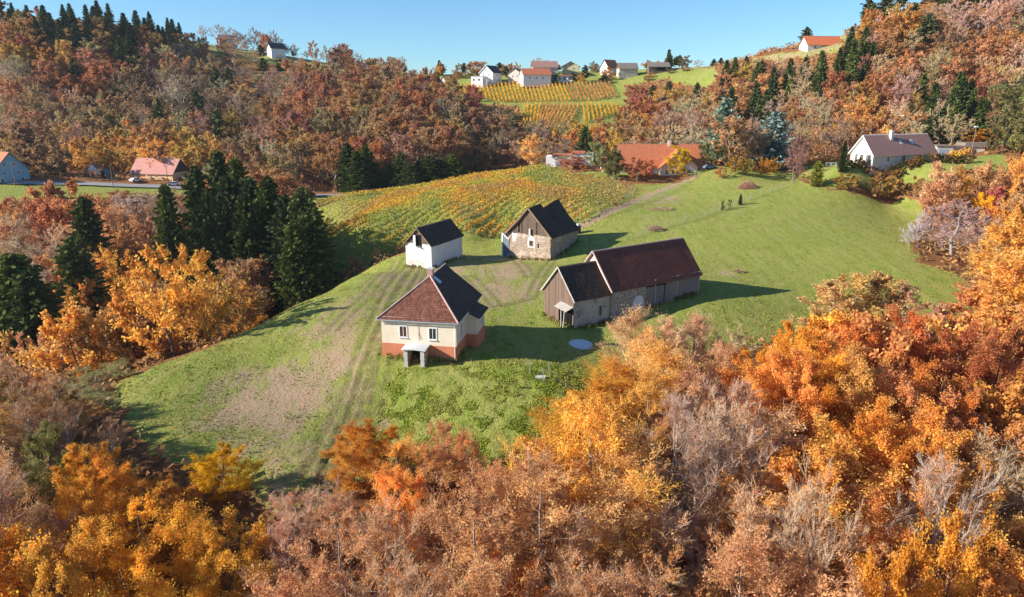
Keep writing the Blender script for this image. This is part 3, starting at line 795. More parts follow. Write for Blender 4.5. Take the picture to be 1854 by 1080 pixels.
# ------------------------------------------------------------------ 4. long barn
bn = empty('barn', (5.09, 102.29, 0), -.985, 'long barn of boards and rubble with a high maroon roof and a lower black roof', 'barn')
WA, DA, HA, RA = 7.3, 6.9, 4.55, 8.45
mb = MB(); mb.face([(WA, 0, -2), (WA, DA + .4, -2), (WA, DA + .4, HA), (WA, 0, HA)]); mb.face([(0, DA, -2), (0, 0, -2), (0, 0, HA), (0, DA, HA)])
mb.build('wall', M['grey_plaster'], bn)
mb = MB(); x = 0
while x < WA - .02:
    w = min(random.uniform(.22, .36), WA - x); t = min(x + w / 2, WA - x - w / 2); zt = HA + (RA - HA) * t / (WA / 2) - .05
    mb.box(x, x + w - .012, -.05 - random.uniform(0, .05), .03, -.6 - random.uniform(0, .15) if x > .3 else -2, zt); x += w
mb.build('gable_boards', M['boards_warm'], bn)
mb = MB(); mb.face([(0, .04, -2), (WA, .04, -2), (WA, .04, HA), (WA / 2, .04, RA - .1), (0, .04, HA)]); mb.build('gable_backing', M['boards_dark'], bn)
gable_roof(bn, WA, DA - .35, HA, RA, M['tile_moss'], .5, .35, .16, 0, 0, ridge=M['ridge_old'], name='lower_roof')
mb = MB(); slA = (RA - HA) / (WA / 2); mb.beam((-.55, -.4, HA - .55 * slA), (WA / 2, -.4, RA + .05), .06, .24); mb.beam((WA / 2, -.4, RA + .05), (WA + .55, -.4, HA - .55 * slA), .06, .24)
mb.build('verge_board', M['wood_grey'], bn)
BX0, WB, BY, DB, HB, RB = -.95, 8.6, 6.9, 19.3, 5.1, 9.95
X1 = BX0 + WB
mb = MB(); mb.face([(X1, BY, -2), (X1, 14.1, -2), (X1, 14.1, HB), (X1, BY, HB)]); mb.face([(WA, BY, -2), (X1, BY, -2), (X1, BY, HB), (WA, BY, HB)])
mb.build('rubble_wall', M['rubble_b'], bn)
mb = MB(); mb.face([(BX0, BY, -2), (X1, BY, -2), (X1, BY, HB), (BX0 + WB / 2, BY, RB), (BX0, BY, HB)]); mb.build('upper_gable', M['rosy'], bn)
mb = MB(); mb.face([(BX0, BY + DB, -2), (BX0, BY, -2), (BX0, BY, HB), (BX0, BY + DB, HB)]); mb.face([(X1, BY + DB, -2), (BX0, BY + DB, -2), (BX0, BY + DB, HB), (BX0 + WB / 2, BY + DB, RB), (X1, BY + DB, HB)])
mb.build('back_wall', M['boards_grey'], bn)
mb = MB(); y = 14.12; yend = BY + DB
while y < yend - .02:
    w = min(random.uniform(.2, .33), yend - y)
    top_ = HB if y > 18.3 else 4.05; bot = .2 + (.75 if y < 19.6 else .0) + random.uniform(-.05, .05)
    if not (abs(y - 15.8) < .12 or abs(y - 17.9) < .1): mb.box(X1 - .05, X1 + .04 + random.uniform(0, .05), y, y + w - .012, bot if y < 19.6 else -1.5, top_)
    y += w
mb.build('side_boards', M['boards_grey'], bn)
mb = MB(); mb.face([(X1 - .12, 14.1, -2), (X1 - .12, yend, -2), (X1 - .12, yend, HB), (X1 - .12, 14.1, HB)]); mb.build('dark_interior', M['void'], bn)
mb = MB(); mb.box(X1 - .1, X1 + .05, 14.12, 19.6, -2, .55); mb.build('footing', M['red_plinth'], bn)
for yy in (16.0, 21.0, yend - .15):
    mb = MB(); mb.beam((X1 + .02, yy, -.5), (X1 + .02, yy, HB), .24, .24); mb.build('post', M['wood_grey'], bn)
mb = MB()
for yy in (22.6, 24.3): mb.box(X1 + .02, X1 + .10, yy, yy + .4, .9, 1.9)
mb.build('slit_opening', M['void'], bn)
gable_roof(bn, WB, DB - .1, HB, RB, M['tile_maroon'], .55, .35, .18, BX0, BY, ridge=M['ridge'], name='upper_roof')
# verge tiles on the near edge of the high roof
mb = MB(); slB = (RB - HB) / (WB / 2); xm = BX0 + WB / 2
for s in (-1, 1):
    a = Vector((xm + s * (WB / 2 + .55), BY - .38, HB - .55 * slB + .06)); b = Vector((xm, BY - .38, RB + .1)); n = int((b - a).length / .36)
    for i in range(n): mb.beam(a.lerp(b, i / n), a.lerp(b, (i + .93) / n), .16, .2)
mb.build('verge_tiles', M['ridge'], bn)
mb = MB(); cy, cz0 = 12.55, .7
pts = [(cy + 1.1 * math.cos(t), 2.0 + 1.05 * math.sin(t)) for t in [math.pi * i / 10 for i in range(11)]]; pts = [(cy + 1.1, cz0)] + pts + [(cy - 1.1, cz0)]
mb.face([(X1 + .03, y, z) for y, z in pts]); mb.build('whitewashed_arch', M['white'], bn)
mb = MB(); mb.box(X1, X1 + .09, cy - 1.15, cy + 1.15, 1.45, 1.52); mb.build('arch_bar', M['wood_grey'], bn)
add_window(bn, 'R', WA, DA, 5.05, 1.0, .62, 1.6, frame='wood_grey', fw=.08, cross=False)
# canopy, leaning posts and dark door at the gable foot
mb = MB(); mb.slab([(4.1, -1.3, 2.75), (7.0, -1.3, 2.55), (7.2, -.06, 3.1), (4.2, -.06, 3.35)], .1)
cn = mb.build('door_canopy', M['wood_grey'], bn)
for xx, tilt in ((5.7, .1), (6.5, -.25)):
    mb = MB(); mb.beam((xx + tilt, -1.2, -1.0), (xx, -1.15, 2.62), .14, .14); mb.build('canopy_post', M['wood_grey'], cn)
mb = MB(); mb.box(4.7, 6.9, -.16, -.11, -1.2, 2.4); mb.build('door', M['void'], bn)
mb = MB(); mb.box(4.1, 4.75, -.9, -.12, .6, 2.5); mb.build('red_cupboard', M['boards_warm'], bn)

# ------------------------------------------------------------------ generic houses further off
def cottage(name, label, cat, loc, rz, W, D, H, R, wall, roof, gmat=None, ov=.5, wins=(), chim=(), roof2=None, group=None, base=-3.0, sky=(), doors=(), ridge=None, side='wood'):
    o = empty(name, loc, rz, label, cat, group)
    gable_walls(o, W, D, H, R, M[wall], M[gmat] if gmat else None, base)
    rr = gable_roof(o, W, D, H, R, M[roof], ov, ov, .2, mat2=M[roof2] if roof2 else None, ridge=M[ridge] if ridge else None, side=side)
    for w in wins: add_window(o, w[0], W, D, *w[1:5], sill=False, fw=.1 * max(1, w[3]), **(w[5] if len(w) > 5 else {}))
    for d in doors:
        mb = MB(); panel(mb, d[0], W, D, d[1] - d[3] / 2, d[1] + d[3] / 2, d[2], d[2] + d[4], -.02, .05); mb.build('door', M[d[5] if len(d) > 5 else 'boards_dark'], o)
    for c_ in chim: chimney(o, *c_[:4], *(c_[4:] or ()))
    sl = (R - H) / (W / 2)
    for (sx, y, t) in sky:                                    # roof window on slope x>mid, t down the slope
        xm = W / 2; x0_ = xm + t; x1_ = xm + t + .9; z = lambda x: R + .04 - (x - xm) * sl + .1
        mb = MB(); mb.slab([(x0_, y, z(x0_)), (x1_, y, z(x1_)), (x1_, y + 1.0, z(x1_)), (x0_, y + 1.0, z(x0_))], .16)
        s_ = mb.build('roof_window', M['white_paint'], o)
        mb = MB(); mb.slab([(x0_ + .1, y + .1, z(x0_ + .1) + .02), (x1_ - .1, y + .1, z(x1_ - .1) + .02), (x1_ - .1, y + .9, z(x1_ - .1) + .02), (x0_ + .1, y + .9, z(x0_ + .1) + .02)], .03)
        mb.build('pane', M['glass_blue'], s_)
    return o
# white family house on the right terrace
cottage('white_house', 'white gabled house with a long brown roof, white chimney and roof windows', 'house', (102.2, 210.6, 14.5), -1.2, 8.2, 25.0, 3.3, 8.3,
        'cream2', 'tile_brown', 'white', .7, side='white_paint', ridge='tile_brown' if 0 else None,
        wins=[('F', 2.2, .8, 1.0, 2.0), ('F', 4.1, .8, 1.3, 2.0), ('F', 6.2, .8, 1.0, 2.0), ('F', 3.2, 4.0, .8, 1.4), ('F', 4.9, 4.0, .8, 1.4), ('R', 6, .6, 1.0, 1.6), ('R', 12.2, .3, 1.7, 2.2), ('R', 17.6, .2, 2.2, 2.4), ('R', 22, .8, 1.0, 1.4)],
        chim=[(5.0, 9.6, 6.0, 9.6, .9, .9, 'white', 'sheet_metal')], sky=[(1, 12.3, 1.4), (1, 16.8, 1.4)])
# red-roofed farmhouse
def cross_gable(o, W, D, x_out, y0, w, h, r, depth, wall, roof, wins=()):
    """a gable wing that stands out from the x=W side, its ridge along x"""
    mb = MB(); X0, X1 = W - depth, W + x_out; ym = y0 + w / 2
    mb.face([(X1, y0, -3), (X1, y0 + w, -3), (X1, y0 + w, h), (X1, ym, r), (X1, y0, h)])
    mb.face([(X0, y0, -3), (X1, y0, -3), (X1, y0, h), (X0, y0, h)]); mb.face([(X1, y0 + w, -3), (X0, y0 + w, -3), (X0, y0 + w, h), (X1, y0 + w, h)])
    g_ = mb.build('wing', M[wall], o)
    sl = (r - h) / (w / 2); ov = .6; e = h - ov * sl + .05
    mb = MB(); mb.slab([(X0, y0 - ov, e), (X1 + ov, y0 - ov, e), (X1 + ov, ym, r + .05), (X0, ym, r + .05)], .2)
    mb.slab([(X1 + ov, y0 + w + ov, e), (X0, y0 + w + ov, e), (X0, ym, r + .05), (X1 + ov, ym, r + .05)], .2)
    mb.build('wing_roof', M[roof], o)
    for s, z, ww, hh in wins:
        add_window(o, 'R', X1, D, s, z, ww, hh, sill=False, fw=.12)
o = cottage('farmhouse', 'long farmhouse with a red tiled roof and a cross gable, behind a round yellow tree', 'house', (35.5, 236.5, 8.6), -math.pi / 2, 10.5, 26, 3.6, 10.3, 'white', 'tile_orange', None, .7,
        wins=[('R', 3, 1, 1.2, 1.4), ('R', 7, 1, 1.2, 1.4), ('R', 10, 1, 1.2, 1.4)], chim=[(5.6, 16.3, 9, 11.4, .9, .9, 'rosy', 'concrete')])
cross_gable(o, 10.5, 26, 2.0, 12.5, 12.0, 3.6, 8.8, 6.0, 'rosy', 'tile_orange', wins=[(14.6, 1.0, 1.3, 1.6), (16.6, 1.0, 1.3, 1.6), (21.5, 1.0, 1.2, 1.6), (18.5, 4.5, 1.0, 1.2)])
cottage('outbuilding', 'low tiled outbuilding joined to the left end of the red roofed farmhouse', 'outbuilding', (29.6, 232.6, 8.6), -math.pi / 2, 6, 6.0, 2.8, 6.4, 'white', 'tile_orange')
# low white building beside the near vineyard
o = empty('garage', (12.2, 251, 9.3), -.12, 'low white flat garage with rust red fascia at the top of the near vineyard', 'garage')
mb = MB(); mb.box(0, 9.6, 0, 7, -3, 4.1); mb.box(9.62, 17.0, -1.2, 7, -3, 5.1); mb.build('wall', M['white'], o)
mb = MB(); mb.box(2.2, 9.3, -.3, 7.2, 4.13, 4.75); mb.box(9.4, 14.0, -1.6, 7.2, 5.13, 5.7); mb.build('roof', M['tile_orange'], o)
for s in (3.0, 6.6):
    mb = MB(); mb.box(s, s + 2.3, -.06, -.003, -.2, 2.4); mb.build('garage_door', M['white_paint'], o)
mb = MB(); mb.box(5.4, 6.5, -.05, -.004, 0, 2.2); mb.build('door', M['boards_dark'], o)
mb = MB(); mb.box(11, 12.2, -1.25, -1.203, 1.2, 2.4); mb.build('window', M['glass'], o)
# bungalow right of the white house
o = empty('bungalow', (136, 224, 15.5), -.1, 'low flat roofed white bungalow right of the white gabled house', 'house')
mb = MB(); mb.box(0, 5, 0, 6, -3, 3.0); mb.box(5.02, 15, .8, 6, -3, 2.8); mb.build('wall', M['cream2'], o)
mb = MB(); mb.box(-.3, 5.2, -.4, 6.3, 3.02, 3.3); mb.box(5.22, 16, .4, 6.3, 2.82, 3.1); mb.box(9.5, 19.5, 2, 8, 3.12, 4.0); mb.build('roof', M['tile_grey'], o)
mb = MB(); mb.box(5.6, 6.8, .74, .797, 0, 2.1); mb.build('door', M['white_paint'], o)
mb = MB(); mb.box(11, 12.4, .75, .797, 1.2, 2.0); mb.build('window', M['glass'], o)
mb = MB(); mb.box(.8, 3.6, -.06, -.003, 0, 2.2); mb.build('window', M['glass_blue'], o)
# pink-roofed farm on the road
cottage('farmhouse', 'peach farmhouse with a faded pink tiled roof beside the country road', 'house', (-125.6, 256, 2.6), math.radians(78), 9.6, 17.5, 4.3, 9.2, 'peach_wall', 'tile_pink', 'boards_dark', .6,
        wins=[('L', 4, .9, 1.2, 1.4), ('L', 8.5, .7, 1.8, 2.0), ('L', 12.5, .9, 1.2, 1.4), ('F', 2.2, .9, 1.1, 1.5), ('F', 5.2, .9, 1.1, 1.5), ('F', 7.8, .9, 1.1, 1.5)], chim=[(5, 3, 8.0, 9.8)])
cottage('outbuilding', 'small pink roofed outbuilding right of the peach farmhouse', 'outbuilding', (-114.5, 262, 2.0), math.radians(84), 6, 6.5, 2.4, 5.6, 'rosy', 'tile_pink')
# blue house at the left edge of the picture
cottage('blue_house', 'pale blue two storey house with a red roof at the left end of the road', 'house', (-176.5, 236, 4.6), math.radians(60), 11.0, 16, 5.2, 11.0, 'blue_wall', 'tile_orange', None, .8, roof2='tile_maroon',  # right slope in darker tiles, its shade put into the colour
        wins=[('F', 2.2, .8, 1.2, 1.5), ('F', 5.5, .8, 1.2, 1.5), ('F', 3.6, 6.2, 1.0, 1.3), ('F', 6.8, 6.2, 1.0, 1.3), ('F', 8.6, .8, 1.2, 1.5), ('L', 3, .8, 1.2, 1.5), ('F', 3.2, 3.2, 1.0, 1.3), ('F', 7.6, 3.2, 1.0, 1.3)])
# wayside chapel and hut
def px_loc(u, v, y): p = at_y(u, v, y); return (p[0], p[1], gz(p[0], p[1]))
x_, y_, z_ = px_loc(163, 324, 258)
cottage('wayside_chapel', 'tiny whitewashed wayside chapel between the blue house and the peach farmhouse', 'chapel', (x_, y_, z_), .3, 2.6, 3.2, 2.8, 4.6, 'white', 'tile_grey', None, .25, doors=[('F', 1.3, 0, 1.0, 2.0, 'void')])
x_, y_, z_ = px_loc(183, 324, 256)
cottage('hut', 'small dark green garden hut right of the tiny chapel', 'hut', (x_, y_, z_), .2, 3.4, 3.0, 2.0, 3.2, 'blue_panel', 'slate', None, .3, doors=[('F', 1.0, 0, .9, 1.9, 'void')])

# village on the far ridge: (u, v) of the near left wall foot
def far_house(u, v, y, *a, **k):
    n, lab, rz = a[0], a[1], a[2]; p = at_y(u, v, y); zz = gz(p[0], p[1])
    H_, R_ = a[5], a[6]; return cottage(n, lab, 'house', (p[0], p[1], p[2]), rz, a[3], a[4], H_, R_, *a[7:], **k)
far_house(869, 151, 438, 'village_house', 'tall white gabled house with a slate roof above the upper vineyard', -.50, 9.0, 11, 6.6, 10.6, 'white', 'slate', None, .7,
          wins=[('F', 2.5, 4.6, .9, 1.2), ('F', 5.8, 4.6, .9, 1.2), ('F', 4.2, 7.2, .9, 1.1), ('R', 2.5, 1.5, .9, 1.2), ('R', 7.5, 1.5, .9, 1.2), ('R', 5, 4.5, .9, 1.2)], side='white_paint')
o = empty('annex', at_y(853, 154, 432), -.3, 'small white flat annex in front of the tall white village house', 'outbuilding')
mb = MB(); mb.box(0, 7.5, 0, 6, -3, 5.0); mb.box(7.52, 9.5, 1, 6, -3, 4.0); mb.build('wall', M['white'], o)
mb = MB(); mb.box(-.2, 7.7, -.2, 6.2, 5.02, 5.3); mb.build('roof', M['concrete'], o)
for s in (1.2, 4.6):
    mb = MB(); mb.box(s, s + 1.0, -.05, -.003, 2.6, 3.7); mb.build('window', M['glass'], o)
far_house(920, 146, 440, 'village_house', 'pale village house with a brown hipped looking roof left of the long red roofed building', -.4, 8.5, 10, 4.6, 7.4, 'cream2', 'tile_brown', None, .6, wins=[('F', 3, 2, 1, 1.2), ('F', 6, 2, 1, 1.2)])
far_house(941, 148, 432, 'village_house', 'long low village building with a red roof and white end wall', -1.35, 9, 17, 4.2, 7.6, 'white', 'tile_orange', None, .5, wins=[('R', 4, 1.5, 1, 1.2), ('R', 8, 1.5, 1, 1.2), ('R', 12, 1.5, 1, 1.2)])
far_house(962, 136, 450, 'village_house', 'broad village house with a faded red roof behind the long low building', -1.5, 10, 15, 4.6, 8.2, 'cream2', 'tile_brown', None, .6)
far_house(981, 146, 434, 'village_house', 'white village house with a plain front between the red and yellow houses', -.2, 6.5, 9, 5.2, 6.8, 'white', 'tile_grey', None, .4, wins=[('F', 2, 2.8, 1, 1.2)])
far_house(1018, 136, 450, 'village_house', 'yellow village house with a wide dark gable roof', -.12, 10.2, 11, 5.6, 8.3, 'yellow_wall', 'tile_maroon', None, .9, wins=[('F', 2.6, 3.4, 1, 1.2), ('F', 7.0, 3.4, 1, 1.2), ('F', 5, 5.9, .9, 1.0)])
o = empty('flat_house', at_y(1008, 147, 436), -.1, 'low flat roofed white house with a red rim below the yellow village house', 'house')
mb = MB(); mb.box(0, 9.5, 0, 7, -3, 3.2); mb.build('wall', M['white'], o)
mb = MB(); mb.box(-.5, 9.9, -.8, 7.3, 3.22, 3.8); mb.build('roof', M['tile_orange'], o)
for s in (1.0, 4.0, 7.0):
    mb = MB(); mb.box(s, s + 1.6, -.05, -.003, .9, 2.4); mb.build('window', M['glass'], o)
far_house(1086, 132, 455, 'village_house', 'village house with a steep red roof behind an orange tree', -.9, 7.5, 9, 3.4, 8.0, 'white', 'tile_orange', None, .5, wins=[('F', 2.5, 1.2, 1, 1.2), ('F', 5, 1.2, 1, 1.2), ('F', 3.7, 4, .9, 1.1)])
far_house(1116, 133, 448, 'barn', 'grey brown village barn right of the steep red roofed house', -1.45, 7, 11.5, 3.0, 6.2, 'grey_plaster', 'tile_grey', 'boards', .5)
far_house(1170, 128, 446, 'barn', 'open fronted barn with a pale grey roof beside the lone spruce on the ridge', -1.5, 6.5, 12.5, 2.6, 5.0, 'boards', 'tile_grey', None, .7, doors=[('R', 7.5, 0, 5.5, 2.2, 'void')])
far_house(763, 160, 425, 'village_house', 'dark red roofed cottage with a pale gable left of the upper vineyard', -.95, 7.0, 9.5, 3.0, 7.4, 'cream2', 'tile_maroon', None, .6, wins=[('F', 2, 1, 1, 1.3), ('F', 4.6, 1, 1, 1.3), ('F', 3.3, 3.8, .9, 1.1)], sky=[(1, 4, .8)])
far_house(797, 159, 428, 'village_house', 'small white gabled cottage with a red roof touching the upper vineyard', -.75, 6.2, 8, 3.2, 6.6, 'white', 'tile_orange', None, .5, wins=[('F', 3.1, 1.4, 1, 1.2)])
far_house(643, 130, 455, 'long_house', 'long low house with a dark roof among trees on the left ridge', -1.45, 7, 17, 2.6, 5.2, 'white', 'slate', None, .6)
far_house(692, 133, 450, 'long_house', 'long low pale house with a grey roof on the left ridge', -1.45, 7, 15, 2.6, 4.8, 'cream2', 'tile_grey', None, .6)
far_house(484, 97, 452, 'hill_house', 'white house with a slanting dark roof high on the left ridge', -.85, 6.5, 9, 3.4, 6.4, 'white', 'slate', None, .6, wins=[('F', 3.2, 1.4, 1, 1.2)])
far_house(396, 78, 462, 'hill_house', 'small brown roofed house hidden among trees on top of the left ridge', -1.1, 6.0, 10, 2.6, 5.0, 'cream2', 'tile_brown', None, .5)
o = far_house(1446, 92, 372, 'hill_house', 'white house with a bright orange roof high on the right hillside', -1.42, 8, 18.5, 3.0, 7.0, 'white', 'tile_bright', None, .7, wins=[('R', 4, .8, 1.2, 1.3), ('R', 9, .8, 1.2, 1.3), ('R', 14, .8, 1.2, 1.3)])

# ------------------------------------------------------------------ small things on the hill top
p = hit(1051, 625)
o = empty('well_cover', (p.x, p.y, p.z), 0, 'round pale concrete well cover in the grass before the barn', 'well cover')
mb = MB(); mb.tube((0, 0, -.6), (0, 0, .18), 1.72, 1.7, 40); mb.build('concrete_ring', M['concrete'], o)
mb = MB(); mb.tube((0, 0, .184), (0, 0, .26), 1.5, 1.47, 40); mb.build('lid', M['stone_slab'], o)
o.rotation_euler = (.09, .03, 0)
def post(u, v, h, w=.12, mat='wood', name='fence_post', label=None, group=None, tilt=0.0):
    p = hit(u, v); mb = MB(); mb.beam((0, 0, -.4), (tilt * h, 0, h), w, w)
    mb.tube((tilt * h, 0, h), (tilt * h, 0, h + .04), w * .45, w * .2, 6)
    o = mb.build(name, M[mat]); o.location = (p.x, p.y, gz(p.x, p.y)); tag(o, label, 'post', group); return o
post(959, 676, 1.6, .13, 'wood_grey', label='leftmost of three weathered posts in the grass below the farmhouse', group='three posts below the farmhouse')
post(983, 691, 1.6, .11, 'wood_grey', label='nearest of three weathered posts, beside a pale slab', group='three posts below the farmhouse')
post(994, 677, 1.45, .13, 'wood_grey', label='rightmost of three weathered posts in the grass below the farmhouse', group='three posts below the farmhouse')
post(879, 502, 1.5, .1, 'wood_grey', label='lone pale post on the worn grass between farmhouse and stone house')
post(1021, 463, 2.2, .08, 'wood_grey', label='thin leaning pole in the shade beside the stone house wall', tilt=-.1)
p = hit(978, 683); mb = MB(); mb.box(-.6, .6, -.35, .35, -.1, .14); o = mb.build('stone_slab', M['concrete']); o.location = (p.x, p.y, gz(p.x, p.y)); tag(o, 'pale stone slab lying beside the posts in the grass', 'slab')
p = hit(1046, 422)
o = empty('water_tank', (p.x, p.y, gz(p.x, p.y)), .2, 'dark drum with a white cap behind the stone house', 'tank')
mb = MB(); mb.tube((0, 0, -.3), (0, 0, 1.9), .75, .7, 14); mb.build('drum', plain('drum', (.05, .055, .07), .5), o)
mb = MB(); mb.tube((0, 0, 1.9), (0, 0, 2.3), .5, .3, 12); mb.build('cap', M['white_paint'], o)

import bmesh
# old roofs are not straight: let their planes and edges wander a little
def weather(o, amp, seed, cuts=14):
    bm = bmesh.new(); bm.from_mesh(o.data)
    L = [e for e in bm.edges if e.calc_length() > 1.2]
    bmesh.ops.subdivide_edges(bm, edges=L, cuts=cuts, use_grid_fill=True)
    co = np.array([v.co[:] for v in bm.verts]); d = (fnoise(co[:, 0] / 2.3 + seed, co[:, 1] / 2.3, seed, 3) - .5) * 2 * amp + (fnoise(co[:, 0] / .5, co[:, 1] / .5, seed + 3, 2) - .5) * amp * .5
    for v, k in zip(bm.verts, d): v.co.z += float(k)
    bm.to_mesh(o.data); bm.free(); o.data.update()
for o_, amp in ((fh, .07), (sh, .10), (st, .16), (bn, .10)):
    for ch in o_.children:
        if ch.name.startswith(('roof', 'upper_roof', 'lower_roof', 'lean_to_roof')): weather(ch, amp if 'upper' not in ch.name else .07, int(amp * 100))

# ------------------------------------------------------------------ tree makers (numpy; one mesh per kind and size class, copied with its own colour)
def unit(v): return v / (np.linalg.norm(v, axis=-1, keepdims=True) + 1e-9)
def tubes(S, R, sides):
    """S (n,2,3) segments, R (n,2) radii -> vertices, quads"""
    n = len(S); d = unit(S[:, 1] - S[:, 0])
    up = np.where(np.abs(d[:, 2:3]) > .9, [[1., 0, 0]], [[0, 0, 1.]])
    u = unit(np.cross(d, up)); w = np.cross(u, d)
    a = np.arange(sides) * 2 * np.pi / sides
    ring = u[:, None] * np.cos(a)[None, :, None] + w[:, None] * np.sin(a)[None, :, None]
    V = np.stack([S[:, 0][:, None] + ring * R[:, 0][:, None, None], S[:, 1][:, None] + ring * R[:, 1][:, None, None]], 1).reshape(-1, 3)
    base = np.arange(n)[:, None, None] * 2 * sides; k = np.arange(sides); k2 = (k + 1) % sides
    F = np.stack([k, k2, k2 + sides, k + sides], -1)[None] + base
    return V, F.reshape(-1, 4)
def rhomb(C, size, r, flat=0.0, elong=1.5, axis=None):
    """leaf blades: rhombs of half length size*elong at centres C, random attitude"""
    n = len(C); a = unit(r.normal(size=(n, 3))) if axis is None else unit(axis + r.normal(size=(n, 3)) * .35)
    b = r.normal(size=(n, 3)); b[:, 2] *= (1 - flat); b = unit(np.cross(a, b))
    s = np.asarray(size).reshape(-1, 1) * np.ones((n, 1))
    L = a * s * elong * .5; Wd = b * s * .5
    V = np.stack([C - L, C + Wd, C + L, C - Wd], 1).reshape(-1, 3)
    return V, np.arange(n * 4).reshape(n, 4)
def curve(p0, p1, sag, n, r, jit):
    t = np.linspace(0, 1, n)[:, None]; P = p0 + (p1 - p0) * t
    P[:, 2] += sag * np.sin(np.pi * t[:, 0]) * -1
    P[1:-1] += r.normal(size=(n - 2, 3)) * jit
    return P
def skeleton(seed, H=14.0, Rc=4.8, h0=.28, limbs=16, subs=7, twigs=5, up=.5, multi=1):
    r = np.random.default_rng(seed); segs = []; rad = []; tips = []
    def add(P, ra, rb):
        R = np.linspace(ra, rb, len(P))
        for i in range(len(P) - 1): segs.append((P[i], P[i + 1])); rad.append((R[i], R[i + 1]))
    lobes = r.uniform(.72, 1.12, size=(7,)); la = r.uniform(0, 6.28, 7)
    zc = H * (h0 + 1) / 2; hz_ = H * (1 - h0) / 2
    stems = []
    for s in range(multi):
        lean = np.array([r.normal() * .05 * H, r.normal() * .05 * H, 0]) * (1 if multi == 1 else 2.2)
        P = curve(np.array([lean[0] * .1, lean[1] * .1, -1.0]), np.array([0, 0, H * .9]) + lean, 0, 8, r, .012 * H)
        P[0, :2] = lean[:2] * .08; add(P, .016 * H / multi ** .5, .003 * H); stems.append(P)
    for i in range(limbs):
        P = stems[i % multi]; f = h0 + (0.95 - h0) * (i + .3 + r.uniform(-.3, .3)) / limbs
        k = f * (len(P) - 1); a0 = P[int(k)] + (P[min(int(k) + 1, len(P) - 1)] - P[int(k)]) * (k % 1)
        az = i * 2.399 + r.uniform(-.5, .5); zt = min(a0[2] + H * r.uniform(.06, .26) * (up + .5), H)
        prof = math.sqrt(max(.04, 1 - ((zt - zc) / hz_) ** 2)) * Rc * r.uniform(.72, 1.1) * (1 + .22 * math.cos(2 * az + la[0]) + .12 * math.cos(3 * az + la[1]))
        e = np.array([a0[0] * .6 + math.cos(az) * prof, a0[1] * .6 + math.sin(az) * prof, zt])
        L = np.linalg.norm(e - a0); Q = curve(a0, e, L * .12, 6, r, L * .03)
        r0 = .0062 * H * (1.15 - f) ; add(Q, r0, r0 * .25)
        for j in range(subs):
            t = .3 + .7 * (j + r.uniform(0, 1)) / subs; k = min(t, .999) * 5; b0 = Q[int(k)] + (Q[int(k) + 1] - Q[int(k)]) * (k % 1)
            d = unit(unit(e - a0) + r.normal(size=3) * .75 + np.array([0, 0, up * .6])); l = L * r.uniform(.25, .5) * (1.15 - t * .4)
            e2 = b0 + d * l; Q2 = curve(b0, e2, l * .06, 4, r, l * .04); add(Q2, r0 * .35, r0 * .1)
            for q in range(twigs):
                t2 = .25 + .75 * (q + r.uniform(0, 1)) / twigs; k2 = min(t2, .999) * 3; c0 = Q2[int(k2)] + (Q2[int(k2) + 1] - Q2[int(k2)]) * (k2 % 1)
                d2 = unit(d + r.normal(size=3) * .8 + np.array([0, 0, up * .5])); tips.append((c0, c0 + d2 * l * r.uniform(.3, .55), r0 * .1))
    return r, np.array(segs), np.array(rad), tips, stems
def clump_tint(C, r, amp=.38, sc=.45, hue=(1.0, .92, .7)):
    """each leaf: own brightness, plus patches of differing colour through the crown"""
    n = len(C); f = fnoise(C[:, 0] * sc + C[:, 2] * .37, C[:, 1] * sc + C[:, 2] * .53, 71, 3)
    b = 1 + (r.random(n) - .5) * amp * 1.6 + (f - .5) * amp * 2.0
    g = 1 + (f - .5) * .9 + (r.random(n) - .5) * .35
    return np.clip(np.stack([b, b * (1 + (g - 1) * .55), b * (1 + (g - 1) * .5)], 1), .15, 2.0)
def fine_twigs(tips, r, n_each, spread, thick, up=.3):
    c0 = np.array([t[0] for t in tips]); c1 = np.array([t[1] for t in tips]); rr = np.array([t[2] for t in tips])
    main = np.stack([c0, c1], 1); mr = np.stack([rr, rr * .4], 1)
    k = np.repeat(np.arange(len(tips)), n_each); t = r.random(len(k))[:, None]
    a = c0[k] + (c1[k] - c0[k]) * t; L = np.linalg.norm(c1 - c0, axis=1)[k][:, None]
    d = unit(unit(c1 - c0)[k] + r.normal(size=(len(k), 3)) * spread + np.array([0, 0, up])); b = a + d * L * r.uniform(.4, .95, size=(len(k), 1))
    return main, mr, np.stack([a, b], 1), np.full((len(k), 2), thick) * np.array([1, .45])
class TreeMesh: pass
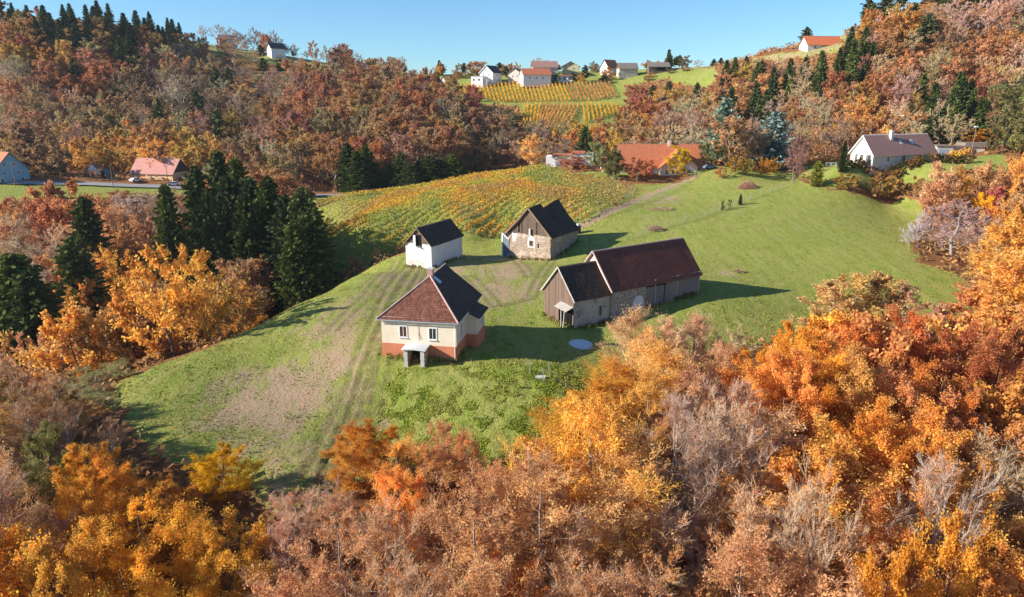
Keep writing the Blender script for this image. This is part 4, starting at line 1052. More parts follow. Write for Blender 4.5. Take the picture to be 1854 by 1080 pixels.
def broad(seed, H=14, Rc=4.8, h0=.25, limbs=16, subs=7, twigs=5, leaves=14, leaf=.2, bark='bark', spread=.55, up=.5, tw_each=0, tw_th=.012, multi=1, merge=False, elong=1.4, sides=5, tw_sides=3, tw_spread=.7, fat=1.0, warm=False):
    r, S, R, tips, stems = skeleton(seed, H, Rc, h0, limbs, subs, twigs, up, multi)
    R = R * fat; big = R[:, 0] > .0021 * H
    tv, tf = tubes(S[big], R[big], sides)
    V2, F2 = tubes(S[~big], R[~big], 3)
    main, mr, fs, fr = fine_twigs(tips, r, tw_each, tw_spread, tw_th, .35)
    V3, F3 = tubes(main, np.maximum(mr, tw_th), 3)
    parts = [(V2, F2), (V3, F3)]
    if tw_each:
        parts.append(tubes(fs, fr, tw_sides))
    off = 0; TV = []; TF = []
    for v, f in parts: TV.append(v); TF.append(f + off); off += len(v)
    TV = np.concatenate(TV); TF = np.concatenate(TF); tt = np.repeat(.75 + .5 * r.random(len(TF) // 3 + 1), 3)[:len(TF), None] * np.ones((1, 3))
    if leaves:
        c0 = np.array([t[0] for t in tips]); c1 = np.array([t[1] for t in tips]); k = np.repeat(np.arange(len(tips)), r.poisson(leaves, len(tips)))
        L = np.linalg.norm(c1 - c0, axis=1)[k][:, None]
        C = c0[k] + (c1[k] - c0[k]) * r.random((len(k), 1)) * 1.15 + r.normal(size=(len(k), 3)) * L * spread * .5
        LV, LF = rhomb(C, leaf * r.uniform(.6, 1.3, len(C)), r, .3, elong); lt = clump_tint(C, r) * (np.array([1.15, .72, .35]) if warm else 1.0)
    else: LV = np.zeros((0, 3)); LF = np.zeros((0, 4), int); lt = np.zeros((0, 3))
    T = TreeMesh(); T.H = H; T.Rc = Rc
    if merge:
        V = np.concatenate([tv, TV, LV]); F = np.concatenate([tf, TF + len(tv), LF + len(tv) + len(TV)])
        mi = np.r_[np.zeros(len(tf)), np.ones(len(TF)), np.full(len(LF), 2)]
        T.one = raw_mesh('tree', V, F, 4, [M[bark], M['twig'], M['leaf']], mi, np.r_[np.ones((len(tf), 3)), tt, lt])
    else:
        T.trunk = raw_mesh('trunk', tv, tf, 4, [M[bark]], smooth=True)
        V = np.concatenate([TV, LV]); F = np.concatenate([TF, LF + len(TV)])
        T.crown = raw_mesh('crown', V, F, 4, [M['twig'], M['leaf']], np.r_[np.zeros(len(TF)), np.ones(len(LF))], np.r_[tt, lt])
    return T
def conifer(seed, H=22, Rc=3.6, step=.42, per=7, q=13, size=.5, h0=.06, droop=.22, ragged=.25, merge=False, bark='bark_dark', power=.85, round_=0.0):
    r = np.random.default_rng(seed); C = []; A = []; sz = []; segs = []; rad = []
    z = H * h0; i = 0
    while z < H * .985:
        f = (z / H - h0) / (1 - h0); L0 = Rc * ((1 - f) ** power * (1 - round_) + round_ * math.sqrt(max(0, 1 - f * f))) + .12
        if f < .12: L0 *= .72 + 2.3 * f
        m = max(3, int(per * (1 - f * .45)))
        for k in range(m):
            az = i * 1.1 + k * 2 * math.pi / m + r.uniform(-.35, .35); L = L0 * (1 + r.uniform(-ragged, ragged)); zz = z + r.uniform(-.5, .5) * step
            d = np.array([math.cos(az), math.sin(az), 0.])
            tilt = -droop + .5 * f
            P = lambda t: np.array([0, 0, zz]) + d * L * t + np.array([0, 0, L * (tilt * t + .18 * t * t)])
            segs.append((P(0), P(.9))); rad.append((.035 * (1 - f) + .012, .01))
            n = max(3, int(q * L / Rc))
            for j in range(n):
                t = (j + r.uniform(.2, 1)) / n
                side = np.array([-d[1], d[0], 0]) * r.uniform(-1, 1) * L * .26 * (1.1 - t)
                C.append(P(t) + side + np.array([0, 0, r.uniform(-.16, .04)])); A.append(d * .8 + side * 1.2 + np.array([0, 0, -.35])); sz.append(size * (.55 + .6 * (1 - t)) * r.uniform(.7, 1.2))
        z += step * (1 - .3 * f); i += 1
    C = np.array(C); LV, LF = rhomb(C, np.array(sz), r, .55, 2.1, np.array(A))
    n = len(C); f = fnoise(C[:, 0] * .9 + 9, C[:, 1] * .9 + C[:, 2], 5); b = 1 + (r.random(n) - .5) * .6 + (f - .5) * .8
    lt = np.stack([b, b, b * .95], 1).clip(.2, 2)
    S = np.array([((0, 0, -1.), (0, 0, H * .5)), ((0, 0, H * .5), (0, 0, H * .97))]); tv, tf = tubes(S, np.array([(.014 * H, .008 * H), (.008 * H, .02)]), 6)
    sv, sf = tubes(np.array(segs), np.array(rad), 3)
    tf = np.concatenate([tf, sf + len(tv)]); tv = np.concatenate([tv, sv])
    T = TreeMesh(); T.H = H; T.Rc = Rc
    if merge:
        T.one = raw_mesh('tree', np.concatenate([tv, LV]), np.concatenate([tf, LF + len(tv)]), 4, [M[bark], M['needle']], np.r_[np.zeros(len(tf)), np.ones(len(LF))], np.r_[np.ones((len(tf), 3)), lt])
    else:
        T.trunk = raw_mesh('trunk', tv, tf, 4, [M[bark]]); T.crown = raw_mesh('crown', LV, LF, 4, [M['needle']], None, lt)
    return T

LIB = {}
def lib(fam, lod):
    k = (fam, lod)
    if k in LIB: return LIB[k]
    n = lod == 'near'; m = lod == 'mid'; f = lod == 'far'
    mg = f; L = []
    for s in range(4 if fam in ('dense', 'bare') else 3):
        sd_ = hash_str(fam + lod) + s * 101
        if fam == 'dense':
            if n: T = broad(sd_, 14, 5.0, .12, 20, 9, 6, 30, .135, spread=.70)
            elif m: T = broad(sd_, 14, 5.0, .12, 18, 7, 5, 11, .36, spread=.8, tw_th=.02)
            else: T = broad(sd_, 14, 5.2, .10, 13, 6, 4, 12, .48, spread=.95, tw_th=.04, merge=True, sides=3)
        elif fam == 'half':                                   # leaves thinning, twigs showing
            if n: T = broad(sd_, 14, 4.6, .15, 18, 8, 6, 13, .12, 'bark_grey', spread=.55, up=.9, tw_each=5, tw_th=.011)
            elif m: T = broad(sd_, 14, 4.6, .15, 17, 7, 5, 6, .30, spread=.7, up=.8, tw_each=4, tw_th=.022)
            else: T = broad(sd_, 14, 4.8, .15, 12, 6, 4, 8, .40, 'bark_grey', spread=.75, up=.8, tw_each=3, tw_th=.05, merge=True, sides=3)
        elif fam == 'bare':
            if n: T = broad(sd_, 14, 4.4, .18, 17, 8, 6, 5, .10, 'bark_pale', .6, 1.3, tw_each=9, tw_th=.010, tw_spread=.38, fat=1.7, warm=True)
            elif m: T = broad(sd_, 14, 4.4, .2, 17, 7, 6, .8, .25, 'bark_grey', .6, 1.0, tw_each=7, tw_th=.022, tw_spread=.4, fat=1.5)
            else: T = broad(sd_, 14, 4.6, .2, 12, 6, 5, .6, .45, 'bark_grey', .6, 1.0, tw_each=6, tw_th=.05, merge=True, sides=3)
        elif fam == 'birch':
            if n: T = broad(sd_, 16, 3.6, .2, 22, 8, 5, 22, .115, 'bark_birch', .7, 1.1, tw_each=3, tw_th=.009, fat=1.3)
            elif m: T = broad(sd_, 16, 3.6, .2, 20, 6, 5, 8, .27, 'bark_birch', .8, .9, tw_each=2, tw_th=.02)
            else: T = broad(sd_, 16, 3.8, .2, 13, 5, 4, 7, .5, 'bark_birch', .9, .9, tw_th=.04, merge=True, sides=3)
        elif fam == 'forest':                                 # tall wood-edge tree, bare stem below
            if f: T = broad(sd_, 17, 4.2, .36, 12, 6, 4, 9, .42, 'bark_grey', .85, .9, tw_each=2, tw_th=.05, merge=True, sides=4)
            else: T = broad(sd_, 17, 4.2, .42, 16, 6, 5, 7, .34, 'bark_grey', .8, .9, tw_each=3, tw_th=.022)
        elif fam == 'spruce':
            if f: T = conifer(sd_, 18, 3.8, .7, 7, 10, 1.15, merge=True, power=.75)
            else: T = conifer(sd_, 22, 4.4, .40, 11, 21, .68, power=.62, ragged=.45, round_=.34, droop=.3)
        elif fam == 'pine':
            if f: T = conifer(sd_, 16, 3.6, .8, 6, 8, 1.25, h0=.3, ragged=.45, merge=True, round_=.6)
            else: T = conifer(sd_, 18, 4.2, .5, 8, 15, .7, h0=.3, ragged=.45, round_=.6)
        elif fam == 'bluespruce':
            T = conifer(sd_, 18, 5.6, .62, 9, 16, .85, h0=.03, ragged=.35, merge=f, droop=.05, power=.7, round_=.25)
        elif fam == 'shrub':
            T = broad(sd_, 3.0, 1.7, .02, 9, 5, 4, 9, .2, 'bark', .9, .7, tw_each=1, tw_th=.012, multi=2, merge=False, sides=3)
        elif fam == 'orchard':
            T = broad(sd_, 5.5, 3.0, .22, 13, 6, 5, 7, .24, 'bark_grey', .6, .5, tw_each=3, tw_th=.016)
        L.append(T)
    LIB[k] = L; return L
def hash_str(s):
    h = 7
    for c in s: h = (h * 31 + ord(c)) % 100003
    return h

# species: name -> (mesh family, colours, word)
SP = {
 'beech_tree':   ('dense',  [(.54,.22,.09),(.60,.27,.10),(.48,.19,.08),(.56,.29,.12)], 'russet'),
 'red_beech_tree':('dense', [(.62,.28,.12),(.66,.32,.13),(.56,.24,.11)], 'rusty red'),
 'oak_tree':     ('dense',  [(.46,.27,.11),(.42,.23,.10),(.52,.31,.11)], 'brown'),
 'maple_tree':   ('dense',  [(.76,.40,.06),(.78,.44,.07),(.72,.36,.06)], 'golden'),
 'cherry_tree':  ('dense',  [(.74,.37,.10),(.70,.33,.09),(.76,.42,.11)], 'orange'),
 'yellow_tree':  ('dense',  [(.70,.45,.03),(.72,.42,.03)], 'bright yellow'),
 'olive_tree':   ('dense',  [(.30,.25,.09),(.34,.28,.10),(.25,.23,.08)], 'olive'),
 'hornbeam_tree':('half',   [(.62,.36,.17),(.56,.31,.15),(.66,.41,.20)], 'tawny'),
 'rust_hornbeam_tree':('half', [(.64,.35,.16),(.58,.31,.14),(.68,.40,.18)], 'thinning russet'),
 'elm_tree':     ('half',   [(.78,.42,.09),(.74,.38,.08)], 'thinning golden'),
 'bare_tree':    ('bare',   [(.58,.39,.25),(.52,.34,.22),(.62,.43,.28)], 'leafless pinkish'),
 'bare_ash_tree':('bare',   [(.52,.40,.30),(.47,.36,.27)], 'leafless grey'),
 'bare_alder_tree':('bare', [(.42,.27,.17),(.37,.24,.16)], 'leafless brown'),
 'birch_tree':   ('birch',  [(.80,.44,.11),(.80,.40,.09),(.80,.48,.15)], 'pale golden'),
 'forest_beech_tree':('forest', [(.56,.24,.11),(.52,.21,.10),(.58,.29,.14),(.48,.27,.17)], 'tall russet'),
 'spruce_tree':  ('spruce', [(.075,.095,.028),(.062,.080,.026),(.100,.118,.034)], 'dark green'),
 'pine_tree':    ('pine',   [(.10,.115,.042),(.085,.10,.038)], 'ragged green'),
 'blue_spruce_tree': ('bluespruce', [(.15,.215,.175),(.18,.24,.205)], 'silver blue'),
 'shrub':        ('shrub',  [(.40,.18,.06),(.32,.2,.07),(.45,.24,.07)], 'low autumn'),
 'orchard_tree': ('orchard',[(.50,.28,.09),(.46,.24,.08)], 'low orchard'),
}
COUNT = {}; FIRST = {}
def tree(name, x, y, H, R=None, color=None, label=None, group=None, cat='tree', lod=None, fam=None, z=None, parts=None):
    d = math.hypot(x, y)
    lod = lod or ('near' if d < 84 else 'mid' if d < 235 else 'far')
    fam = fam or SP[name][0]
    L = lib(fam, lod); T = L[random.randrange(len(L))]
    z = gz(x, y) if z is None else z
    sz = H / T.H; sx = (R / T.Rc) if R else sz * random.uniform(.88, 1.15)
    c = color or random.choice(SP[name][1])
    if fam in ('dense', 'half', 'birch', 'bare') and lod != 'far': c = tuple(min(.92, q * 1.13) for q in c)
    j = random.uniform(.88, 1.12); c = (c[0] * j * random.uniform(.95, 1.05), c[1] * j, c[2] * j * random.uniform(.85, 1.15), 1)
    a = random.uniform(0, 6.283)
    if hasattr(T, 'one'):
        o = bpy.data.objects.new(name, T.one); COL.objects.link(o); o.color = c
        obs = [o]
    else:
        o = bpy.data.objects.new(name, None); COL.objects.link(o); obs = [o]
        for nm, me in (('trunk', T.trunk), ('crown', T.crown)):
            ch = bpy.data.objects.new(nm, me); COL.objects.link(ch); ch.parent = o; ch.color = c
    o.location = (x, y, z - .1); o.rotation_euler = (0, 0, a); o.scale = (sx, sx, sz)
    tag(o, label, cat, group)
    COUNT[name] = COUNT.get(name, 0) + 1
    return o
def ground_of(u, v, y):
    p = at_y(u, v, y); return p[0], p[1], p[2], gz(p[0], p[1])
def top_tree(name, u, v, y, R=None, hmin=2.0, **k):
    """a tree whose tip is seen at (u, v) from the survey camera and stands y metres out"""
    p = at_y(u, v, y); h = p[2] - gz(p[0], p[1])
    return tree(name, p[0], p[1], max(h, hmin), R, **k)
def foot_tree(name, u, v, H, R=None, t0=30, **k):
    p = hit(u, v, t0); return tree(name, p.x, p.y, H, R, **k)
for _n, _b in (('linden_tree', 'maple_tree'), ('apple_tree', 'orchard_tree'), ('yew_tree', 'olive_tree'), ('willow_tree', 'olive_tree'), ('rowan_tree', 'cherry_tree'), ('round_bush', 'shrub'), ('blue_cedar_tree', 'blue_spruce_tree'),
               ('copper_beech_tree', 'bare_tree'), ('thuja_tree', 'olive_tree'), ('cypress_tree', 'spruce_tree'), ('fruit_tree', 'orchard_tree'), ('hedge_bush', 'shrub'), ('sapling', 'shrub'), ('juniper', 'spruce_tree'),
               ('hazel_tree', 'maple_tree'), ('field_maple_tree', 'olive_tree'), ('dead_tree', 'bare_ash_tree'), ('sumac_tree', 'red_beech_tree'), ('poplar_tree', 'bare_ash_tree'), ('garden_bush', 'olive_tree'), ('garden_conifer', 'pine_tree')): SP[_n] = SP[_b]

# ------------------------------------------------------------------ single trees and bushes one can point at
SPR = 'dark spruces standing on the left edge of the hill top'
for i, (u, v, y, R, lab) in enumerate([
  (350,300,150,4.2,'leftmost tall spruce of the dark group left of the storehouse'),
  (392,272,156,4.0,'tallest spruce at the back of the dark group'),
  (425,285,150,4.2,'broad dark spruce second in the row of the dark group'),
  (452,322,143,4.4,'dense spruce in the middle of the dark group, with a lit left side'),
  (484,318,138,4.3,'spruce right of the middle of the dark group'),
  (515,352,132,4.0,'dark spruce third from the right end of the dark group'),
  (545,338,130,4.2,'slim spruce next to the right end of the dark group'),
  (563,372,127,3.6,'rightmost spruce of the dark group, nearest the vineyard'),
  (372,345,140,3.6,'shorter spruce in front of the dark group at its left end'),
  (407,318,146,4.0,'spruce between the tallest and the lit one in the dark group'),
  (440,352,134,3.6,'short spruce at the front of the dark group'),
  (530,398,124,3.2,'small spruce low at the front right of the dark group'),
  (296,332,158,3.4,'small spruce left of the dark group among bare crowns'),
  (148,356,168,4.2,'ragged spruce among red crowns below the road'),
  (128,428,132,4.6,'broad spruce standing alone among bare pink crowns'),
  (18,458,112,5.6,'large dark spruce at the left edge of the picture'),
  (48,490,108,4.6,'second large spruce at the left edge, right of the biggest')]):
    top_tree('spruce_tree', u, v, y + (20 if i < 12 else 0), R * 1.35, label=lab, group=SPR if i < 12 else None, lod='mid')
EDGE = 'spruces along the road at the foot of the wood'
for u, v, y, R in [(628,258,252,4.6),(660,262,250,4.8),(645,272,246,4.2),(676,290,250,4),(725,276,250,4.4),(742,292,248,4),(778,280,250,4.6),(796,286,252,4.4),(820,278,252,4.0),(760,288,252,4.2),(705,296,252,4),(832,292,254,3.6),(100,282,262,3),(380,292,262,3),(1060,228,262,4),(1125,262,252,3.2)]:
    top_tree('spruce_tree', u, v, y, R, hmin=6, label='dark spruce at the roadside foot of the russet wood' if 600 < u < 850 else 'dark spruce standing among bare trees in the valley bottom', group=EDGE if 600 < u < 850 else 'spruces in the valley bottom', lod='mid')
# garden and orchard trees round the far farmhouse and the white house
foot_tree('linden_tree', 1224, 316, 9.2, 4.1, 150, color=(.74, .48, .02), label='round bright yellow tree before the red roofed farmhouse', fam='dense', lod='mid')
foot_tree('apple_tree', 1152, 325, 7.0, 4.4, 150, color=(.62, .27, .12), label='salmon orange spreading tree left of the farmhouse wing', fam='orchard')
foot_tree('yew_tree', 1110, 322, 8.6, 3.8, 150, color=(.17, .155, .05), label='dark olive round tree between garage and farmhouse', fam='dense', lod='mid')
foot_tree('willow_tree', 1082, 308, 9.2, 3.4, 150, color=(.30, .29, .12), label='pale green weeping tree right beside the garage', fam='dense', lod='mid')
foot_tree('rowan_tree', 1168, 322, 6.2, 3.0, 150, color=(.64, .24, .10), label='orange bushy tree touching the farmhouse wall', fam='dense', lod='mid')
foot_tree('round_bush', 1055, 309, 2.6, 1.4, 150, color=(.50, .20, .05), label='small orange bush at the corner of the garage', cat='bush', fam='shrub', lod='mid')
top_tree('birch_tree', 965, 250, 244, 4.6, label='golden birch left of the garage')
top_tree('blue_spruce_tree', 1316, 178, 240, 7.5, label='large silver blue spruce behind the garden, right of the farmhouse', lod='mid')
top_tree('blue_cedar_tree', 1408, 200, 236, 8.5, label='wide silvery blue cedar, right of the bigger blue spruce', fam='bluespruce', lod='mid', color=(.20, .26, .225))
top_tree('copper_beech_tree', 1446, 248, 216, 4.2, label='purple grey tree at the garden corner by the wire fence', fam='half', lod='mid', color=(.36, .20, .19))
foot_tree('thuja_tree', 1477, 336, 7.2, 2.3, 150, color=(.22, .22, .035), label='yellow green conical thuja at the upper edge of the meadow', fam='bluespruce', lod='mid')
foot_tree('cypress_tree', 1524, 312, 9.2, 1.2, 150, color=(.045, .06, .02), label='slim dark columnar cypress at the gable of the white house', fam='spruce', lod='mid')
foot_tree('maple_tree', 1503, 262, 8.5, 3.2, 150, color=(.72, .50, .03), label='bright yellow tree left of the white gabled house')
for u, v, H, R, c, lab in [(1530,344,5.2,3.0,(.50,.30,.07),'low golden orchard tree left of the pale barked one'),(1592,358,7.0,5.0,(.54,.30,.08),'spreading pale barked orchard tree with thin orange leaves below the white house'),
   (1655,358,6.0,4.0,(.46,.26,.10),'brown orchard tree right of the pale barked one'),(1624,352,4.6,2.6,(.44,.25,.12),'small thin orchard tree between the two larger ones'),(1700,350,5.5,3.4,(.44,.28,.14),'rightmost orchard tree below the bungalow'),
   (1380,318,5.6,2.9,(.60,.26,.05),'orange fruit tree in the garden'),(1352,316,5.4,3.0,(.36,.28,.07),'olive green fruit tree in the garden'),(1330,314,5.6,2.8,(.50,.30,.06),'golden brown fruit tree in the garden'),
   (1398,316,5.4,2.8,(.62,.34,.04),'yellow orange fruit tree near the garden right end'),(1305,322,3.6,1.9,(.56,.24,.10),'small salmon fruit tree by the farm track'),(1290,300,8,4,(.20,.18,.05),'dark olive tree beside the farmhouse right gable'),
   (1560,340,4.0,2.2,(.30,.24,.08),'small olive bush tree left of the orchard trees')]:
    foot_tree('fruit_tree', u, v, H, R, 150, color=c, label=lab, fam='orchard')
HB = 'shrubs forming the hedge below the white house'
for i in range(30):
    u = 1535 + i * 7.5 + random.uniform(-3, 3); p = at_y(u, 300, 203.5 + random.uniform(-1, 1) + max(0, (u - 1690) * .05))
    tree('hedge_bush', p[0], p[1], random.uniform(2.2, 3.2), 1.6, random.choice([(.14, .12, .04), (.30, .15, .05), (.10, .10, .03), (.40, .20, .06)]), 'clipped brownish hedge bush in front of the white gabled house', HB, 'bush', 'mid', 'shrub')
for u, v, lab in [(1307,380,'left one of two small dark saplings by the wire fence'),(1320,377,'right one of two small dark saplings by the wire fence')]:
    foot_tree('sapling', u, v, 2.6, .55, 60, color=(.10, .085, .03), label=lab, fam='shrub', lod='mid')
foot_tree('juniper', 1340, 370, 3.0, .62, 60, color=(.05, .065, .02), label='dark upright juniper by the fence, casting a long shadow', fam='bluespruce', lod='mid', cat='bush')

# olive tree on the left slope with its shadow, and front line of the near wood
top_tree('willow_tree', 172, 676, 76, 5.6, color=(.30, .27, .12), label='pale olive thin leaved tree at the left edge of the grass slope', fam='half', lod='near')
top_tree('field_maple_tree', 132, 700, 73, 4.4, color=(.36, .33, .18), label='pale grey green crown left of the olive thin leaved tree', fam='half', lod='near')
FRONT = [ # name, u, v, distance, R, colour, label
 ('maple_tree',398,822,55,2.7,(.66,.36,.02),'small golden yellow maple on the lower left grass edge'),
 ('hazel_tree',300,872,52,3.4,(.60,.28,.05),'orange yellow tree left of the small golden maple'),
 ('maple_tree',150,960,44,3.6,(.74,.42,.07),'broad yellow brown tree in the lower left corner'),
 ('cherry_tree',262,905,47,3.8,(.76,.40,.07),'wide golden orange crown at the lower left'),
 ('maple_tree',395,935,46,3.8,(.76,.43,.07),'golden crown below the small maple'),
 ('maple_tree',90,1000,40,3.4,(.68,.38,.08),'yellow brown crown near the lower left corner'),
 ('bare_tree',535,925,50,3.0,None,'leafless pink tree left of centre at the grass edge'),
 ('bare_tree',600,905,49,3.4,None,'leafless pink crown below the brown wheel tracks'),
 ('bare_tree',690,925,46,3.6,None,'leafless pinkish crown at bottom centre left'),
 ('cherry_tree',668,792,60,3.2,(.66,.26,.04),'orange crown rising into the grass below the farmhouse'),
 ('cherry_tree',636,832,57,3.2,(.64,.30,.05),'second orange crown, lower left of the highest one'),
 ('elm_tree',718,828,57,3.4,None,'golden thinning crown right of the orange ones'),
 ('rust_hornbeam_tree',800,768,59,2.4,(.62,.28,.13),'slender russet upright tree before the grass'),
 ('rust_hornbeam_tree',838,786,58,2.2,(.62,.29,.13),'second slender russet upright tree, right of the first'),
 ('rust_hornbeam_tree',770,810,56,2.6,(.62,.31,.13),'thin russet tree left of the slender upright ones'),
 ('rust_hornbeam_tree',905,850,54,3.6,(.70,.36,.15),'peach coloured thinning crown at the lower centre'),
 ('cherry_tree',985,800,58,3.6,(.62,.28,.06),'orange crown at the foot of the golden birches'),
 ('birch_tree',1025,726,64,3.6,(.70,.36,.06),'broad golden orange crown right of the open grass'),
 ('birch_tree',1082,688,66,3.6,(.72,.38,.06),'tall golden crown below the well cover'),
 ('birch_tree',1045,760,58,4.0,(.68,.36,.05),'golden crown in front of the tall ones'),
 ('birch_tree',1150,568,78,3.3,(.80,.52,.26),'tall pale birch reaching up before the barn arch'),
 ('birch_tree',1120,655,70,3.4,(.70,.38,.07),'golden birch left of the pale one'),
 ('birch_tree',1180,602,76,2.8,(.80,.52,.22),'thin pale birch right of the tallest'),
 ('birch_tree',1215,584,78,3.0,(.78,.50,.26),'thin tan crown before the barn boards'),
 ('birch_tree',1262,578,80,3.0,(.74,.46,.24),'thin tan crown right before the end of the barn'),
 ('elm_tree',1170,690,64,3.8,(.66,.36,.09),'thinning golden crown in the middle of the near wood'),
 ('hornbeam_tree',1240,640,72,3.6,(.74,.50,.24),'straw coloured crown below the barn'),
 ('hornbeam_tree',1330,600,80,3.4,(.60,.48,.24),'straw green bush crown at the edge of the barn shadow'),
 ('bare_ash_tree',1235,735,58,4.2,None,'leafless grey tree with pale limbs'),
 ('bare_ash_tree',1275,790,52,4.6,None,'large leafless tree with pale limbs in the near wood'),
 ('bare_tree',1345,700,62,3.8,None,'leafless pinkish crown left of the bright gold crown'),
 ('maple_tree',1425,592,80,3.6,(.74,.36,.05),'bright gold crown at the meadow edge'),
 ('maple_tree',1395,640,76,3.8,(.74,.38,.05),'bright gold crown, lower left of its twin'),
 ('birch_tree',1500,512,96,3.8,(.66,.42,.16),'pale straw birch at the edge of the barn shadow tip'),
 ('birch_tree',1545,500,98,4.0,(.68,.44,.17),'tall pale straw birch before the green meadow'),
 ('birch_tree',1592,496,100,4.0,(.66,.42,.18),'pale straw birch, right one of the row'),
 ('birch_tree',1635,520,98,3.8,(.60,.34,.18),'pinkish straw birch at the right end of the row'),
 ('red_beech_tree',1560,600,76,5.0,(.66,.25,.07),'orange red beech below the pale birches'),
 ('red_beech_tree',1660,574,80,5.2,(.60,.21,.07),'dark orange red beech crown'),
 ('red_beech_tree',1740,592,78,5.2,(.58,.22,.08),'rusty beech crown at the right, before the meadow'),
 ('hornbeam_tree',1700,560,88,4.2,(.50,.24,.15),'pinkish thinning crown behind the rusty beeches'),
 ('cherry_tree',1500,690,66,4.6,(.70,.32,.05),'golden orange crown in the right middle'),
 ('cherry_tree',1580,740,60,4.6,(.66,.28,.05),'orange crown below the red beech'),
 ('red_beech_tree',1820,600,74,5.4,(.60,.24,.09),'rusty crown touching the right picture edge'),
 ('red_beech_tree',1700,660,68,5.0,(.68,.27,.07),'orange red crown in the right foreground'),
 ('bare_ash_tree',1700,850,48,4.0,None,'leafless grey tree in the lower right'),
 ('bare_ash_tree',1480,880,45,3.6,None,'slender leafless birch like tree at the lower right of centre'),
 ('cherry_tree',1740,960,41,3.6,(.70,.34,.05),'golden orange crown in the lower right corner'),
 ('cherry_tree',1640,1000,40,3.2,(.68,.32,.05),'golden orange crown left of the corner one'),
]
for nm, u, v, y, R, c, lab in FRONT:
    fam = {'hazel_tree': 'dense', 'field_maple_tree': 'half'}.get(nm)
    top_tree(nm, u, v, y, R, hmin=5, color=c, label=lab, fam=fam, lod='near' if y < 84 else 'mid')
RIGHT = [
 ('bare_tree',1735,366,142,6.2,(.44,.30,.24),'big round leafless tan tree at the right end of the meadow'),
 ('bare_tree',1790,392,138,5.2,(.46,.30,.22),'leafless tan tree behind the big round one'),
 ('dead_tree',1652,404,148,1.6,(.55,.50,.45),'dead white trunk at the meadow edge, left one'),
 ('dead_tree',1672,384,148,1.8,(.55,.50,.45),'dead white trunk at the meadow edge, right one'),
 ('hornbeam_tree',1700,330,170,4.0,(.56,.28,.12),'thin orange brown tree below the bungalow'),
 ('maple_tree',1785,348,172,2.6,(.74,.42,.03),'bright yellow small tree above the big bare one'),
 ('sumac_tree',1808,336,172,2.6,(.62,.20,.14),'pink red small tree right of the bright yellow one'),
 ('cherry_tree',1835,375,140,4.6,(.70,.32,.08),'bright orange crown at the right picture edge'),
 ('elm_tree',1825,440,122,5.0,(.62,.34,.14),'peach coloured crown at the right picture edge'),
 ('birch_tree',1805,500,112,4.4,(.66,.36,.16),'pale orange birch at the right picture edge'),
 ('rust_hornbeam_tree',1840,320,185,5.0,(.52,.27,.15),'tan crown below the far right wood'),
 ('maple_tree',1788,232,235,5.4,(.70,.34,.05),'golden orange bushy tree above the bungalow'),
 ('hornbeam_tree',1800,205,250,6.5,(.52,.30,.18),'large tan crown behind the golden bush above the bungalow'),
]
for nm, u, v, y, R, c, lab in RIGHT:
    top_tree(nm, u, v, y, R, hmin=4, color=c, label=lab, fam={'dead_tree': 'bare', 'sumac_tree': 'dense'}.get(nm), lod='mid')

# skyline trees
SKY = 'lone trees on the skyline'
for nm, u, v, y, R, lab in [
 ('spruce_tree',1212,89,448,3.4,'lone spruce on the ridge right of the grey barn'),('pine_tree',1462,49,378,3.6,'lone round pine above the bright orange roof'),
 ('spruce_tree',795,108,470,2.6,'small spruce on the skyline left of the tall white house'),('bare_ash_tree',727,103,460,3.8,'leafless tree on the skyline, right of the poplars'),
 ('bare_ash_tree',649,96,462,3.6,'leafless tree on the skyline left of the long dark roof'),('poplar_tree',703,103,458,1.3,'thin bare poplar, left one of two'),('poplar_tree',716,104,458,1.1,'thin bare poplar, right one of two'),
 ('hornbeam_tree',688,102,458,2.2,'brown slim tree beside the poplars'),('pine_tree',697,112,456,3.0,'dark pine beside the brown slim tree'),('rust_hornbeam_tree',565,74,458,4.0,'brown rounded tree standing alone on the left ridge'),
 ('bare_ash_tree',588,83,458,3.8,'leafless tree right of the brown rounded one on the left ridge'),('poplar_tree',604,80,460,2.0,'tall thin leafless tree on the left ridge'),('poplar_tree',618,86,460,2.0,'thin leafless tree right of the tall thin one'),
 ('hornbeam_tree',663,108,452,3.0,'tawny tree in front of the long dark roof'),('bare_ash_tree',397,44,470,4.6,'umbrella shaped leafless tree on top of the left ridge'),('bare_ash_tree',367,46,466,3.0,'leafless tree next to the left spruces on the ridge'),
 ('red_beech_tree',478,60,458,3.6,'orange red tree among bare ones on the left ridge'),('bare_ash_tree',972,104,462,4.6,'leafless tree behind the faded red village roof'),('bare_ash_tree',990,108,462,3.0,'smaller leafless tree behind the faded red village roof'),
 ('cherry_tree',1100,122,440,4.0,'orange tree before the steep red village roof'),('pine_tree',1060,118,436,3.0,'dark green tree beside the yellow village house'),('maple_tree',1052,130,432,2.4,'yellow green bush like tree beside the yellow village house'),
 ('beech_tree',865,110,470,8.0,'large russet crown behind the tall white village house'),('olive_tree',1002,132,432,2.4,'yellow green bush before the white plain house'),('spruce_tree',1293,106,425,2.6,'small dark spruce on the right skyline, left one'),
 ('spruce_tree',1306,104,422,2.6,'small dark spruce on the right skyline, right one'),('bare_ash_tree',1262,108,432,3.0,'leafless bush like tree on the right skyline')]:
    top_tree(nm, u, v, y, R, hmin=3.5, label=lab, lod='far', fam={'poplar_tree': 'bare'}.get(nm))
for i in range(13):
    u = 418 + i * 9.5; top_tree('bare_alder_tree', u, 50 + (i % 4) * 5 + max(0, i - 7) * 6, 462 + (i % 3) * 4, 3.4, hmin=6, lod='far', label='leafless tree in the row along the top of the left ridge', group='bare trees in a row on the left ridge')

